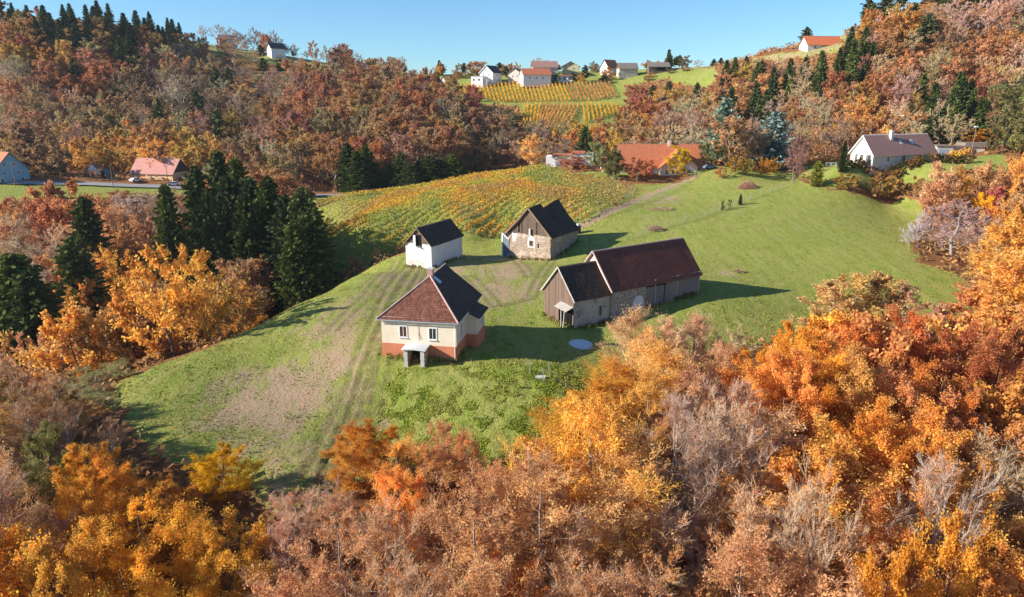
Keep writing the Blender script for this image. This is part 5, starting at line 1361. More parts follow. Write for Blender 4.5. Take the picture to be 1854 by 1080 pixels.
# ------------------------------------------------------------------ woods: sample the land, choose kinds by place, keep what the photograph shows
def proj(x, y, z):
    zz = z - CAM_Z; d = y * _c - zz * _s; up = y * _s + zz * _c
    return 927 + F_PX * x / d, 540 - F_PX * up / d, d
CAN = [(-300,560),(0,640),(80,690),(150,735),(215,800),(260,865),(330,885),(400,900),(460,905),(500,940),(560,940),(620,850),(680,815),(760,830),(840,820),(900,870),(950,830),(1000,760),(1060,710),(1110,670),(1140,640),(1200,630),
       (1250,600),(1300,610),(1380,625),(1420,600),(1500,560),(1570,545),(1640,560),(1700,590),(1750,580),(1780,510),(1810,400),(1854,330),(2200,330)]
CU = [c[0] for c in CAN]; CVv = [c[1] for c in CAN]
NOGO = [(-16.1, 80.3, 17), (5, 102, 14), (20, 108, 16), (3, 148, 15), (-17, 141, 14)]
AREAS = [ # u, v, ru, rv, weight, {kind: share}      (where each kind grows; dark bare kinds also paint one slope's shade)
 (240,50,115,36,4,{'spruce_tree':.74,'oak_tree':.13,'beech_tree':.13}), (60,30,50,25,1.6,{'spruce_tree':.6,'oak_tree':.4}), (150,45,60,30,1.5,{'spruce_tree':.8,'maple_tree':.2}),
 (75,95,70,25,1.4,{'maple_tree':.6,'beech_tree':.4}), (20,70,60,40,1,{'beech_tree':.6,'maple_tree':.3,'hornbeam_tree':.1}),
 (30,110,50,30,.9,{'bare_ash_tree':1}),(100,150,50,40,1,{'spruce_tree':.5,'cherry_tree':.3,'beech_tree':.2}),
 (200,120,110,50,1,{'beech_tree':.5,'rust_hornbeam_tree':.3,'cherry_tree':.1,'bare_tree':.1}),
 (330,110,120,50,1,{'rust_hornbeam_tree':.35,'beech_tree':.25,'bare_tree':.4}),
 (390,170,140,55,2.0,{'bare_ash_tree':.3,'bare_alder_tree':.5,'pine_tree':.1,'rust_hornbeam_tree':.1}), (480,110,60,20,1.1,{'pine_tree':.6,'bare_tree':.4}),(560,130,80,25,1.1,{'bare_tree':.5,'hornbeam_tree':.3,'olive_tree':.2}),  # first entry: dark bare kinds stand in for shade on this hillside
 (120,210,150,60,1,{'bare_tree':.4,'rust_hornbeam_tree':.35,'bare_alder_tree':.25}), (250,230,60,30,1.1,{'bare_ash_tree':.5,'olive_tree':.3,'spruce_tree':.2}),
 (270,265,120,22,2.2,{'maple_tree':.6,'elm_tree':.3,'cherry_tree':.1}), (60,270,90,30,1.2,{'oak_tree':.3,'hornbeam_tree':.4,'bare_alder_tree':.3}),
 (470,260,80,40,1.2,{'bare_tree':.4,'rust_hornbeam_tree':.3,'oak_tree':.3}),
 (620,200,120,60,2.2,{'forest_beech_tree':.62,'forest_oak_tree':.2,'bare_tree':.18}), (720,170,70,60,1.8,{'forest_beech_tree':.55,'red_beech_tree':.25,'forest_oak_tree':.2}), (800,230,60,60,1.6,{'forest_beech_tree':.3,'forest_oak_tree':.3,'bare_tree':.4}), (880,250,60,50,1.7,{'bare_alder_tree':.5,'olive_tree':.2,'oak_tree':.3}),
 (820,140,60,20,1.4,{'hornbeam_tree':.5,'oak_tree':.5}),(980,240,60,25,1.4,{'bare_alder_tree':.6,'elm_tree':.4}), (1060,225,60,25,2.2,{'maple_tree':.7,'elm_tree':.3}), (1120,215,50,25,2.0,{'maple_tree':.6,'hornbeam_tree':.4}),
 (1145,160,22,30,4,{'pink_maple_tree':1}), (1180,150,35,30,3,{'pine_tree':1}), (1215,160,40,30,1.4,{'pine_tree':.4,'elm_tree':.6}), (1180,200,60,40,1.2,{'elm_tree':.5,'beech_tree':.5}), (1240,220,60,35,1.5,{'bare_ash_tree':.6,'bare_alder_tree':.4}),
 (1290,235,40,25,1.4,{'rust_hornbeam_tree':1}), (1340,120,45,25,2.2,{'spruce_tree':.8,'maple_tree':.2}), (1330,165,60,20,1.6,{'maple_tree':.4,'cherry_tree':.3,'rust_hornbeam_tree':.3}), (1350,195,40,30,1.8,{'spruce_tree':1}),
 (1390,115,50,25,1.4,{'bare_tree':.8,'hornbeam_tree':.2}), (1425,150,30,30,2,{'spruce_tree':.7,'bare_tree':.3}), (1480,110,25,20,2,{'cherry_tree':1}), (1530,130,60,45,3,{'spruce_tree':.9,'beech_tree':.1}), (1500,95,30,15,3,{'spruce_tree':1}),
 (1560,60,60,25,1.8,{'maple_tree':.7,'olive_tree':.3}), (1610,45,60,25,1.6,{'cherry_tree':.6,'maple_tree':.4}), (1580,15,40,20,2.2,{'pine_tree':.8,'rust_hornbeam_tree':.2}), (1660,20,40,20,1.4,{'pine_tree':.5,'bare_tree':.5}), (1700,30,60,30,1.4,{'bare_tree':.6,'pine_tree':.4}),
 (1620,120,120,60,1.2,{'bare_tree':.5,'rust_hornbeam_tree':.35,'red_beech_tree':.15}), (1780,110,100,40,1.2,{'rust_hornbeam_tree':.4,'bare_tree':.4,'red_beech_tree':.2}), (1810,60,80,40,1.2,{'bare_tree':.7,'rust_hornbeam_tree':.3}),
 (1550,200,60,35,1.8,{'cherry_tree':.4,'elm_tree':.3,'rust_hornbeam_tree':.3}), (1450,200,60,30,1.4,{'bare_tree':.6,'rust_hornbeam_tree':.4}), (1600,200,100,30,1.1,{'bare_tree':.7,'rust_hornbeam_tree':.3}), (1715,200,50,30,2.6,{'spruce_tree':.9,'bare_tree':.1}), (1850,200,40,30,1.6,{'olive_tree':.6,'spruce_tree':.4}),
 (1440,255,60,20,1.2,{'bare_alder_tree':1}),
 # below the road and the gully
 (60,365,120,18,1.8,{'red_beech_tree':.5,'beech_tree':.3,'rust_hornbeam_tree':.2}), (170,360,60,25,1.5,{'beech_tree':.7,'rust_hornbeam_tree':.3}), (250,385,80,25,1.4,{'bare_alder_tree':.4,'rust_hornbeam_tree':.4,'bare_ash_tree':.2}),
 (120,440,160,40,1.5,{'bare_tree':.7,'rust_hornbeam_tree':.3}), (260,440,70,30,1.5,{'rust_hornbeam_tree':.6,'bare_tree':.4}), (60,470,60,40,1.3,{'bare_ash_tree':.8,'rust_hornbeam_tree':.2}), (420,430,100,20,1.6,{'bare_tree':.8,'rust_hornbeam_tree':.2}),
 (320,520,180,70,2.2,{'oak_tree':.35,'elm_tree':.55,'cherry_tree':.1}), (60,600,100,60,1.7,{'oak_tree':.6,'rust_hornbeam_tree':.4}), (140,620,60,60,1.4,{'elm_tree':.5,'hornbeam_tree':.5}), (470,500,60,40,1.5,{'bare_alder_tree':.4,'oak_tree':.6}),
 (60,760,100,70,1.6,{'bare_alder_tree':.4,'oak_tree':.4,'olive_tree':.2}), (40,900,60,80,1.6,{'bare_alder_tree':.5,'rust_hornbeam_tree':.5}), (130,700,50,40,1.4,{'hornbeam_tree':1}),
 # near wood
 (260,960,200,90,2.2,{'maple_tree':.5,'cherry_tree':.2,'elm_tree':.3}), (640,980,170,110,2,{'bare_tree':.8,'rust_hornbeam_tree':.2}), (680,830,80,40,1.5,{'cherry_tree':.7,'elm_tree':.3}), (880,980,110,100,1.6,{'rust_hornbeam_tree':.6,'cherry_tree':.2,'bare_tree':.2}),
 (1080,760,100,80,2,{'birch_tree':.6,'elm_tree':.4}), (1150,900,180,110,1.8,{'bare_tree':.6,'rust_hornbeam_tree':.4}), (1270,780,90,80,1.8,{'bare_ash_tree':.7,'hornbeam_tree':.3}), (1330,990,110,70,1.7,{'rust_hornbeam_tree':.6,'bare_tree':.4}),
 (1440,640,80,60,2,{'maple_tree':.7,'cherry_tree':.3}), (1680,680,170,110,2,{'red_beech_tree':.6,'cherry_tree':.4}), (1520,760,110,90,1.8,{'cherry_tree':.8,'beech_tree':.2}), (1560,930,150,80,1.6,{'cherry_tree':.4,'bare_ash_tree':.3,'rust_hornbeam_tree':.3}), (1760,1010,120,70,1.8,{'cherry_tree':.9,'maple_tree':.1}),
 (1730,880,100,50,1.6,{'bare_ash_tree':.4,'cherry_tree':.6}), (1260,600,100,30,1.6,{'hornbeam_tree':1}), (1820,480,60,90,1.6,{'elm_tree':.6,'birch_tree':.4}), (1800,330,80,50,1.5,{'elm_tree':.4,'hornbeam_tree':.6}),
]
SP['forest_oak_tree'] = ('forest', [(.62, .34, .13), (.56, .36, .18), (.50, .33, .20)], 'tall tan')
SP['pink_maple_tree'] = ('dense', [(.56, .20, .15), (.54, .18, .12)], 'pink red')
SKU = [300,345,400,520,600,680,760,800,860,1200,1290,1330,1400,1440,1510,1545,1575,1620]
SKV = [40,60,64,82,104,130,140,150,150,150,128,104,100,96,86,45,-10,-80]
VIEW = [([(640,112),(735,118),(735,146),(640,140)], 440), ([(575,362),(680,352),(800,328),(860,316),(930,308),(1000,306),(1045,318),(1100,322),(1150,342),(1060,403),(850,428),(735,455),(640,500),(600,500),(572,470)], 176),
        ([(-10,262),(56,270),(58,330),(140,330),(150,300),(175,300),(215,322),(225,284),(330,286),(362,305),(362,325),(330,342),(160,352),(-10,352)], 252), ([(430,346),(560,344),(700,338),(830,318),(830,330),(700,360),(560,362),(430,356)], 250),
        ([(742,130),(850,108),(1130,108),(1215,112),(1300,118),(1295,150),(1200,150),(1130,150),(1140,185),(1110,205),(940,215),(935,195),(830,190),(790,165),(745,163)], 422), ([(975,262),(1270,240),(1275,310),(975,310)], 251), ([(1525,232),(1705,232),(1820,262),(1820,292),(1525,292)], 200),
        ([(1440,65),(1510,65),(1510,95),(1440,95)], 355), ([(475,78),(515,78),(515,100),(475,100)], 440), ([(560,262),(680,255),(690,285),(560,290)], 296)]
AU = np.array([a[:5] for a in AREAS], float)
def kind_at(u, v):
    w = AU[:, 4] * np.exp(-(((u - AU[:, 0]) / AU[:, 2]) ** 2 + ((v - AU[:, 1]) / AU[:, 3]) ** 2)) * rng.uniform(.5, 1.5, len(AU))
    d = AREAS[int(np.argmax(w))][5] if w.max() > .02 else {'rust_hornbeam_tree': .35, 'bare_tree': .35, 'beech_tree': .2, 'oak_tree': .1}
    r = random.random(); 
    for k, p in d.items():
        r -= p
        if r <= 0: return k
    return k
def place_name(u, v, x, y):
    if y > 395: return 'on the skyline left of the village' if u < 1000 else 'on the skyline right of the village'
    if u < 560 and y > 262:
        return ('near the left hillside crest' if v < 110 else 'halfway up the left hillside' if v < 200 else 'low on the left hillside') + (', far left' if u < 180 else ', middle' if u < 360 else ', inner side')
    if u < 930 and y > 250: return 'in the beech wood, ' + ('upper' if v < 170 else 'lower') + (' left' if u < 690 else ' right')
    if y > 250 and u < 1290: return 'below the upper vineyard' if u < 1130 else 'right of the upper vineyard'
    if u >= 1290 and y > 215: return ('near the right hillside crest' if v < 80 else 'halfway up the right hillside' if v < 160 else 'low on the right hillside') + (', inner side' if u < 1480 else ', middle' if u < 1680 else ', far right')
    if u < 620 and y > 88: return 'in the gully ' + ('below the road' if v < 390 else 'beside the dark spruces' if u > 200 and v < 520 else 'below the grass slope' if v > 520 else 'at the left edge')
    if u < 560: return 'in the lower left corner' if u < 240 else 'below the worn grass slope'
    if y > 84: return 'at the meadow right edge, ' + ('upper end' if v < 400 else 'lower end')
    if u < 880: return 'below the farmhouse grass' + (', front' if v > 960 else '')
    if u < 1330: return 'below the well cover' + (', front' if v > 900 else '') if u < 1120 else 'below the long barn' + (', front' if v > 850 else '')
    return 'in the right foreground, ' + ('back' if v < 700 else 'middle' if v < 900 else 'front') + (' right' if u > 1640 else ' left')

cand = []
# bushes and small trees between the houses of the village
for i in range(64):
    x_ = random.uniform(-78, 118); y_ = random.choice([random.uniform(424, 440), random.uniform(456, 474)])
    if any(math.hypot(o.location.x - x_, o.location.y - y_) < 9 for o in bpy.data.objects if o.parent is None and o.get('category') in ('house', 'barn', 'outbuilding')): continue
    if y_ < 441 and proj(x_, y_, gz(x_, y_))[1] > 150: continue
    kn, cc, lw_ = random.choice([('garden_bush', (.46, .28, .12), 'brown'), ('garden_bush', (.30, .24, .09), 'olive'), ('garden_bush', (.70, .36, .08), 'orange'), ('garden_conifer', (.08, .10, .035), 'dark green')])
    tree(kn, x_, y_, random.uniform(2.5, 5.5) if y_ < 441 else random.uniform(4, 9), random.uniform(2.2, 3.8), cc, '%s bush %s' % (lw_, 'in front of the village houses' if y_ < 441 else 'behind the village houses'), 'bushes in the village', 'bush', 'far', 'dense' if 'bush' in kn else 'pine')
def scatter(x0, x1, y0, y1, sp):
    xs = np.arange(x0, x1, sp); ys = np.arange(y0, y1, sp * .88)
    X, Y = np.meshgrid(xs, ys); X = X + (np.arange(len(ys)) % 2)[:, None] * sp / 2
    X = X + rng.uniform(-.34, .34, X.shape) * sp; Y = Y + rng.uniform(-.34, .34, Y.shape) * sp
    return X.ravel(), Y.ravel()
XS, YS = [], []
for a in [(-85, 125, 30, 84, 4.9), (-150, 190, 84, 150, 6.0), (-240, 240, 150, 235, 6.8), (-330, 330, 235, 520, 7.6)]:
    x, y = scatter(*a); XS.append(x); YS.append(y)
X = np.concatenate(XS); Y = np.concatenate(YS); Z = hz(X, Y)
ok = np.ones(len(X), bool)
for P in PATCHES_CLEAR:
    for dx, dy in ((0, 0), (2.0, 0), (-2.0, 0), (0, 2.0), (0, -2.0)): ok &= ~inpoly(X + dx, Y + dy, P)
ok &= segdist(X, Y, ROAD) > 6.5
for (a, b, r) in NOGO: ok &= np.hypot(X - a, Y - b) > r
HOUSES = [(o.matrix_world.translation.x, o.matrix_world.translation.y) for o in []]
for o in list(bpy.data.objects):
    if o.parent is None and o.get('category') in ('house', 'outbuilding', 'garage', 'barn', 'chapel', 'hut'):
        ok &= np.hypot(X - o.location.x, Y - o.location.y) > (10 if o.location.y > 240 else 6)
        if o.location.y > 180:
            for ch in o.children:                             # keep the view over the walls free of stems
                if ch.type == 'MESH' and ch.name.startswith('wall'):
                    for vv in ch.data.vertices:
                        w_ = Matrix.Rotation(o.rotation_euler.z, 3, 'Z') @ vv.co + o.location
                        ok &= ~((np.hypot(X - w_.x, Y - w_.y) < 7))
X, Y, Z = X[ok], Y[ok], Z[ok]
order = np.argsort(Y)
X, Y, Z = X[order], Y[order], Z[order]
cover = np.zeros((90, 155), bool)                                  # coarse map of what nearer crowns already hide (12 px cells)
existing = [(o.location.x, o.location.y, o.scale.x) for o in bpy.data.objects if o.parent is None and o.get('category') == 'tree']
EX = np.array([(a, b) for a, b, c in existing])
# land hides land: a tree is dropped when its tip lies behind a nearer slope
placed = 0; KIND_N = {}
for x, y, z in zip(X, Y, Z):
    u0, v0, d0 = proj(x, y, z)
    if d0 < 10 or u0 < -300 or u0 > 2150 or v0 > 1500: continue
    if len(EX) and np.min(np.hypot(EX[:, 0] - x, EX[:, 1] - y)) < (3.2 if y < 84 else 4.0): continue
    nearwood = y < 84 or (x > 55 and y < 150 and x > 0) 
    H = random.uniform(11, 16) if y < 84 else random.uniform(12, 17.5)
    if y > 235: H = random.uniform(8.5, 15.5)
    if y > 390: H = random.uniform(4, 8) if 345 < u0 < 1500 else random.uniform(8, 11.5)
    ut, vt, _ = proj(x, y, z + H)
    if (y < 90 or (x > 12 and y < 175)):
        vmin = np.interp(ut, CU, CVv) + random.uniform(2, 26)
        if vt < vmin:
            p = at_y(ut, vmin, y); H = p[2] - z
            if H < 2.2: continue
    if y > 235 and 330 < u0 < 1560:                               # the crest line stays low enough to show the sky
        ut, vt, dt = proj(x, y, z + H); vs = np.interp(ut, SKU, SKV) + random.uniform(0, 9)
        if vt < vs: H = at_y(ut, vs, y)[2] - z
        if H < 2.5: continue
    if y < 84 and x < -18:                                        # trees by the slope stay low enough to leave the grass in the sun
        dm = float(segdist(np.array([x]), np.array([y]), MEADOW)[0]); H = min(H, max(2.5, gz(x + dm, y + .2 * dm) - z + dm * .46 + 2.5))
    blocked = False                                               # keep glades, roads, fields and houses open to the hill top
    for VP, ymax in VIEW:
        if y < ymax:
            for _k in range(8):
                ut, vt, dt = proj(x, y, z + H); rp = F_PX * H * .30 / dt
                pts = ((ut, vt), (ut - rp * .8, vt + rp), (ut + rp * .8, vt + rp), (ut, vt + rp), (ut, vt + 2 * rp))
                if any(inpoly(np.array([a]), np.array([b]), VP)[0] for a, b in pts): H *= .84
                else: break
            if H < 3.2: blocked = True; break
    if blocked: continue
    kind = kind_at(u0, (v0 + vt) / 2 if y > 200 else vt + 20)
    if kind.startswith('forest'): H = max(H, 14) + 2
    if kind in ('spruce_tree', 'pine_tree') and y > 200: H *= 1.12
    if kind == 'maple_tree' and y > 235: H *= .85
    ut, vt, dt = proj(x, y, z + H); R = min(H * .36, 5.2) * random.uniform(.85, 1.15)
    if kind in ('spruce_tree', 'pine_tree'): R *= .8
    if y > 200 and kind not in ('spruce_tree', 'pine_tree'): R = max(R, 4.0) * 1.12
    if kind.startswith('forest'): R *= .84
    if y > 390 and 345 < u0 < 1500: R = H * .42
    rpx = F_PX * R / dt
    # frame and cover test
    if ut + rpx < -190 or ut - rpx > 2020 or vt > 1110: continue
    aside = ut + rpx < 0 or ut - rpx > 1854
    if aside and (y > 150 or random.random() < .25): continue    # a strip beside the view, so the wood does not end at its edge
    c0, c1 = int(max(0, (ut - rpx * .75) // 12)), int(min(154, (ut + rpx * .75) // 12)); r0 = int(max(0, vt // 12)); r1 = int(min(89, max(vt, min(v0, vt + 2.2 * rpx)) // 12))
    if (c1 < c0 or r1 < r0) and not aside:
        if vt > 0: continue
    if aside: pass
    elif vt > 0 or r1 >= r0:
        sub = cover[r0:r1 + 1, c0:c1 + 1]
        if sub.size and sub.mean() > .93: continue
    # behind a slope?
    ts = np.linspace(.25, .97, 26); zz = hz(x * ts, y * ts); zr = CAM_Z + (z + H - CAM_Z) * ts
    if (zz > zr + .3).any(): continue
    if not aside: cover[r0:r1 + 1, c0:c1 + 1] = True
    n = KIND_N.get(kind, 0)
    if n >= 285:
        alt = {'bare_tree': 'bare_alder_tree', 'rust_hornbeam_tree': 'oak_tree', 'bare_alder_tree': 'bare_ash_tree'}.get(kind, 'hornbeam_tree')
        kind = alt
    KIND_N[kind] = KIND_N.get(kind, 0) + 1
    w = place_name(ut, vt, x, y)
    nm = {'rust_hornbeam': 'hornbeam', 'forest_beech': 'beech', 'forest_oak': 'oak', 'red_beech': 'beech', 'pink_maple': 'maple'}.get(kind.replace('_tree', ''), kind.replace('_tree', '').replace('_', ' '))
    size = 'tall' if H > 14.2 else 'short' if H < 9 else 'middling'
    lw = SP[kind][2]
    lab = ('%s %s %s %s' % (size, lw, 'tree' if 'bare' in kind or kind == 'yellow_tree' or kind == 'olive_tree' else nm + ' tree' if nm not in lw else 'tree', w))
    cc = random.choice(SP[kind][1])
    if y > 235 and kind not in ('spruce_tree', 'pine_tree'): g_ = sum(cc) / 3; cc = tuple((.96 if u0 < 930 else 1.02) * (c_ * .8 + g_ * .2) * (1.0, .98, .80)[q_] * random.uniform(.85, 1.12) for q_, c_ in enumerate(cc))
    tree(kind, x, y, H, R, cc, label=lab, group='%s trees %s' % (lw, w))
    placed += 1
print('PLACED', placed, KIND_N, 'objects', len(bpy.data.objects))

# ------------------------------------------------------------------ vineyards: every row is a thing of leaves, stems and stakes
def vine_row(name, P, leaf, per_m, colf, dens, label, group, stake_gap=0.0, h0=.55, h1=1.75, wd=.28, stake_h=2.0, seed=0):
    """P: polyline (n,2) on the ground"""
    r = np.random.default_rng(seed); P = np.asarray(P, float)
    seg = np.hypot(*(P[1:] - P[:-1]).T); L = np.concatenate([[0], np.cumsum(seg)]); tot = L[-1]
    if tot < 4: return
    o = empty(name, (float(P[0, 0]), float(P[0, 1]), gz(P[0, 0], P[0, 1])), 0, label, 'vine row', group)
    n = int(tot * per_m); s = np.sort(r.random(n) * tot); x = np.interp(s, L, P[:, 0]); y = np.interp(s, L, P[:, 1])
    keep = r.random(n) < dens(x, y, s); s, x, y = s[keep], x[keep], y[keep]; n = len(s)
    d = (P[-1] - P[0]) / np.hypot(*(P[-1] - P[0])); nr = np.array([-d[1], d[0]])
    w = r.normal(size=n) * wd; top = h1 + (fnoise(s / 1.3, s * 0 + seed, 4, 2) - .5) * .7
    z = hz(x, y) + h0 + (top - h0) * r.random(n) ** .8
    C = np.stack([x + nr[0] * w - o.location.x, y + nr[1] * w - o.location.y, z - o.location.z], 1)
    LV, LF = rhomb(C, leaf * r.uniform(.6, 1.3, n), r, .3, 1.2); lt = colf(x, y, r)
    # stems
    ns = max(2, int(tot / 1.2)); ss = (np.arange(ns) + .5) * tot / ns; sx = np.interp(ss, L, P[:, 0]); sy = np.interp(ss, L, P[:, 1]); sz = hz(sx, sy) - o.location.z
    A = np.stack([sx - o.location.x, sy - o.location.y, sz - .1], 1); B = A + np.array([0, 0, h0 + .5]) + r.normal(size=(ns, 3)) * .06
    tv, tf = tubes(np.stack([A, B], 1), np.full((ns, 2), .045), 3)
    link('vines', raw_mesh('vines', np.concatenate([tv, LV]), np.concatenate([tf, LF + len(tv)]), 4, [M['bark_dark'], M['leaf_own']], np.r_[np.zeros(len(tf)), np.ones(len(LF))], np.r_[np.ones((len(tf), 3)), lt]), o)
    if stake_gap:
        k = max(2, int(tot / stake_gap) + 1)
        for q in np.linspace(.3, tot - .3, k):
            a, b = float(np.interp(q, L, P[:, 0])), float(np.interp(q, L, P[:, 1]))
            st_ = bpy.data.objects.new('stake', STAKE); COL.objects.link(st_); st_.parent = o
            st_.location = (a - o.location.x, b - o.location.y, gz(a, b) - o.location.z - .3); st_.scale = (1, 1, (stake_h + .3) / 2.3)
    return o
_mb = MB(); _mb.beam((0, 0, 0), (0, 0, 2.25), .09, .09); _mb.tube((0, 0, 2.25), (0, 0, 2.3), .06, .03, 5)
_o = _mb.build('stake', M['wood_grey']); STAKE = _o.data; bpy.data.objects.remove(_o)
def pal(cols, x, y, r, sc=9.0, seed=3, jit=.3):
    cols = np.array(cols); n = len(x); f = np.clip((fnoise(x / sc, y / sc, seed, 3) - .3) / .4, 0, .999) * (len(cols) - 1) + (r.random(n) - .5) * .8
    f = np.clip(f, 0, len(cols) - 1.001); i = f.astype(int); t = (f - i)[:, None]
    return (cols[i] * (1 - t) + cols[i + 1] * t) * (1 + (r.random((n, 1)) - .5) * jit * 2)
# near vineyard
vd = np.array([.62, .785]); vn = np.array([-vd[1], vd[0]]); VP = np.array(VINE)
smin, smax = (VP @ vn).min(), (VP @ vn).max(); tmin, tmax = (VP @ vd).min(), (VP @ vd).max()
cn_ = np.array(land([(1060, 385)], 100)[0]); lf_ = np.array(land([(610, 420)], 100)[0])
def vdens(x, y, s):
    g = .45 + 1.1 * fnoise(x / 6, y / 6, 91, 3)
    right = np.clip(((x - cn_[0]) * .8 + 18) / 30, 0, 1); left = np.clip((lf_[0] + 12 - x) / 14, 0, 1)
    return np.clip(g * (1 - .62 * right) * (1 - .72 * left), .08, 1)
def vcol(x, y, r):
    c = pal([(.34, .36, .08), (.56, .44, .08), (.70, .44, .07), (.70, .36, .06), (.52, .32, .12)], x, y, r, 11)
    right = np.clip(((x - cn_[0]) * .8 + 10) / 30, 0, 1)[:, None]
    return c * (1 - right) + np.array([.50, .28, .12]) * right
k = 0; q = smin + 1.0
while q < smax:
    ts = np.arange(tmin, tmax, .8); pts = ts[:, None] * vd + q * vn + np.stack([0 * ts, 0 * ts], 1)
    ins = inpoly(pts[:, 0], pts[:, 1], VINE); ins &= segdist(pts[:, 0], pts[:, 1], ROAD) > 6
    ins &= np.hypot(pts[:, 0] - 3, pts[:, 1] - 148) > 13
    idx = np.where(ins)[0]
    if len(idx) > 8:
        runs = np.split(idx, np.where(np.diff(idx) > 1)[0] + 1)
        for run in runs:
            if len(run) > 8:
                k += 1
                vine_row('vine_row', pts[run][::2], .34, 26, vcol, vdens, 'row of yellow orange vines on stakes in the near vineyard', 'vine rows of the near vineyard', 10.0, seed=k)
    q += 2.35
# upper vineyard on the far slope: upper block, then the block below the grass track
def far_row(ut, vt, ub, vb, cols, seed, lab, grp):
    T = hits([(ut, vt), (ub, vb)], 200)
    if T[0][1] > 690 or T[1][1] > 690: return
    n = max(3, int(np.hypot(*(T[1] - T[0])[:2]) / 3)); t = np.linspace(0, 1, n)[:, None]; P = T[0][:2] + (T[1][:2] - T[0][:2]) * t
    vine_row('vine_row', P, .46, 15, lambda x, y, r: pal(cols, x, y, r, 14), lambda x, y, s: np.full(len(x), .95), lab, grp, 0, .4, 2.0, .2, seed=seed)
gold = [(.76, .42, .05), (.80, .50, .07), (.74, .38, .07)]; brown = [(.66, .34, .10), (.60, .28, .10), (.70, .40, .12)]
for i in range(45):
    ut = 796 + 6.95 * i; vt = np.interp(ut, [796, 870, 1000, 1104], [158, 151, 150, 151]) + 1; vb = np.interp(ut, [796, 850, 900, 1060, 1104], [164, 178, 186, 184, 177]); fr_ = (vb - vt) / 34
    far_row(ut, vt, ut + (10 + max(0, i - 24) * .35) * fr_, vb, gold if i < 33 else brown, 300 + i, 'row of golden vines in the upper block of the upper vineyard', 'vine rows of the upper vineyard, upper block')
for i in range(25):
    ut = 949 + 7.1 * i; lean = np.interp(i, [0, 4, 9, 14, 15, 24], [-1, -5, -17, -17, 4, 14]); vb = np.interp(i, [0, 5, 14, 15, 24], [236, 240, 236, 222, 205])
    far_row(ut, 190, ut + lean * (vb - 188) / 36, vb, gold if i < 5 or i > 14 else brown, 400 + i, 'row of vines in the lower block of the upper vineyard', 'vine rows of the upper vineyard, lower block')
# small vineyard patch right of the white house
for i in range(9):
    far_row(1706 + i * 2, 262 + i * 4.0, 1762 + i * .5, 236 + i * 4.4, gold, 500 + i, 'row of golden vines in the small plot above the bungalow', 'vine rows above the bungalow')

# ------------------------------------------------------------------ fences, poles, heaps and parked cars
def wire_fence(line_px, label, gap=4.0, h=1.5, mat='wood_grey', t0=60, name='wire_fence', wires=5):
    P = [Vector(p) for p in land(line_px, t0)]; o = empty(name, (P[0].x, P[0].y, gz(P[0].x, P[0].y)), 0, label, 'fence')
    pts = []
    for a, b in zip(P[:-1], P[1:]):
        n = max(1, int((b - a).length / gap)); pts += [a.lerp(b, i / n) for i in range(n)]
    pts.append(P[-1]); org = o.location; W_ = []
    me = None
    for i, p in enumerate(pts):
        z = gz(p.x, p.y)
        if me is None:
            m_ = MB(); m_.beam((0, 0, -.3), (0, 0, h + .1), .09, .09); m_.tube((0, 0, h + .1), (0, 0, h + .14), .05, .02, 5); c = m_.build('post', M[mat], o); me = c.data
        else: c = link('post', me, o)
        c.location = (p.x - org.x, p.y - org.y, z - org.z)
        W_.append(Vector((p.x - org.x, p.y - org.y, z - org.z)))
    m_ = MB()
    for a, b in zip(W_[:-1], W_[1:]):
        for k in range(wires):
            zz = .15 + (h - .15) * k / (wires - 1); m_.beam(a + Vector((0, 0, zz)), b + Vector((0, 0, zz)), .018, .018)
        n = int((b - a).length / .5)
        for k in range(1, n):
            q = a.lerp(b, k / n); m_.beam(q + Vector((0, 0, .15)), q + Vector((0, 0, h)), .012, .012)
    m_.build('wire_mesh', M['sheet_metal'], o); return o
wire_fence([(1145,432),(1170,422),(1214,408),(1263,397),(1288,386),(1359,361),(1395,347),(1435,334),(1438,318)], 'long wire mesh fence with pale posts along the upper meadow edge of the garden')
wire_fence([(1088,395),(1120,383),(1150,371),(1180,362),(1195,357),(1226,340),(1243,330),(1258,320)], 'wire fence with wooden posts along the farm track', 5.0)
wire_fence([(1036,428),(1067,442),(1115,438),(1145,432)], 'short run of dark fence posts between stone house and barn', 5.0, 1.5, 'bark_dark', wires=2)
wire_fence([(1258,322),(1266,316),(1272,311)], 'grey wooden rail fence at the farmhouse yard corner', 2.0, 1.3, 'wood_grey', 150, 'rail_fence', 3)
def pole(u, v, h, lab, t0=150, lamp=False):
    p = hit(u, v, t0); o = empty('utility_pole', (p.x, p.y, gz(p.x, p.y)), 0, lab, 'utility pole')
    m_ = MB(); m_.tube((0, 0, -.5), (0, 0, h), .15, .10, 8); m_.build('mast', M['wood'], o)
    if lamp:
        m_ = MB(); m_.box(-.5, .5, -.3, .3, h, h + .35); m_.build('lamp_head', M['white_paint'], o)
    else:
        m_ = MB(); m_.beam((-.7, 0, h - .3), (.7, 0, h - .3), .1, .12); m_.build('crossarm', M['wood'], o)
pole(28, 336, 8.0, 'wooden utility pole before the blue house'); pole(306, 343, 8.5, 'wooden utility pole at the right end of the peach farmhouse'); pole(205, 337, 7.5, 'wooden utility pole between chapel and peach farmhouse')
pole(1757, 288, 9.5, 'tall lamp mast above the bungalow', 150, True); pole(607, 356, 3.4, 'short dark pole beside the road above the near vineyard')
pole(1153, 336, 4.0, 'thin pole at the right end of the near vineyard'); pole(1434, 330, 5.0, 'tall pole at the corner of the garden fence'); 
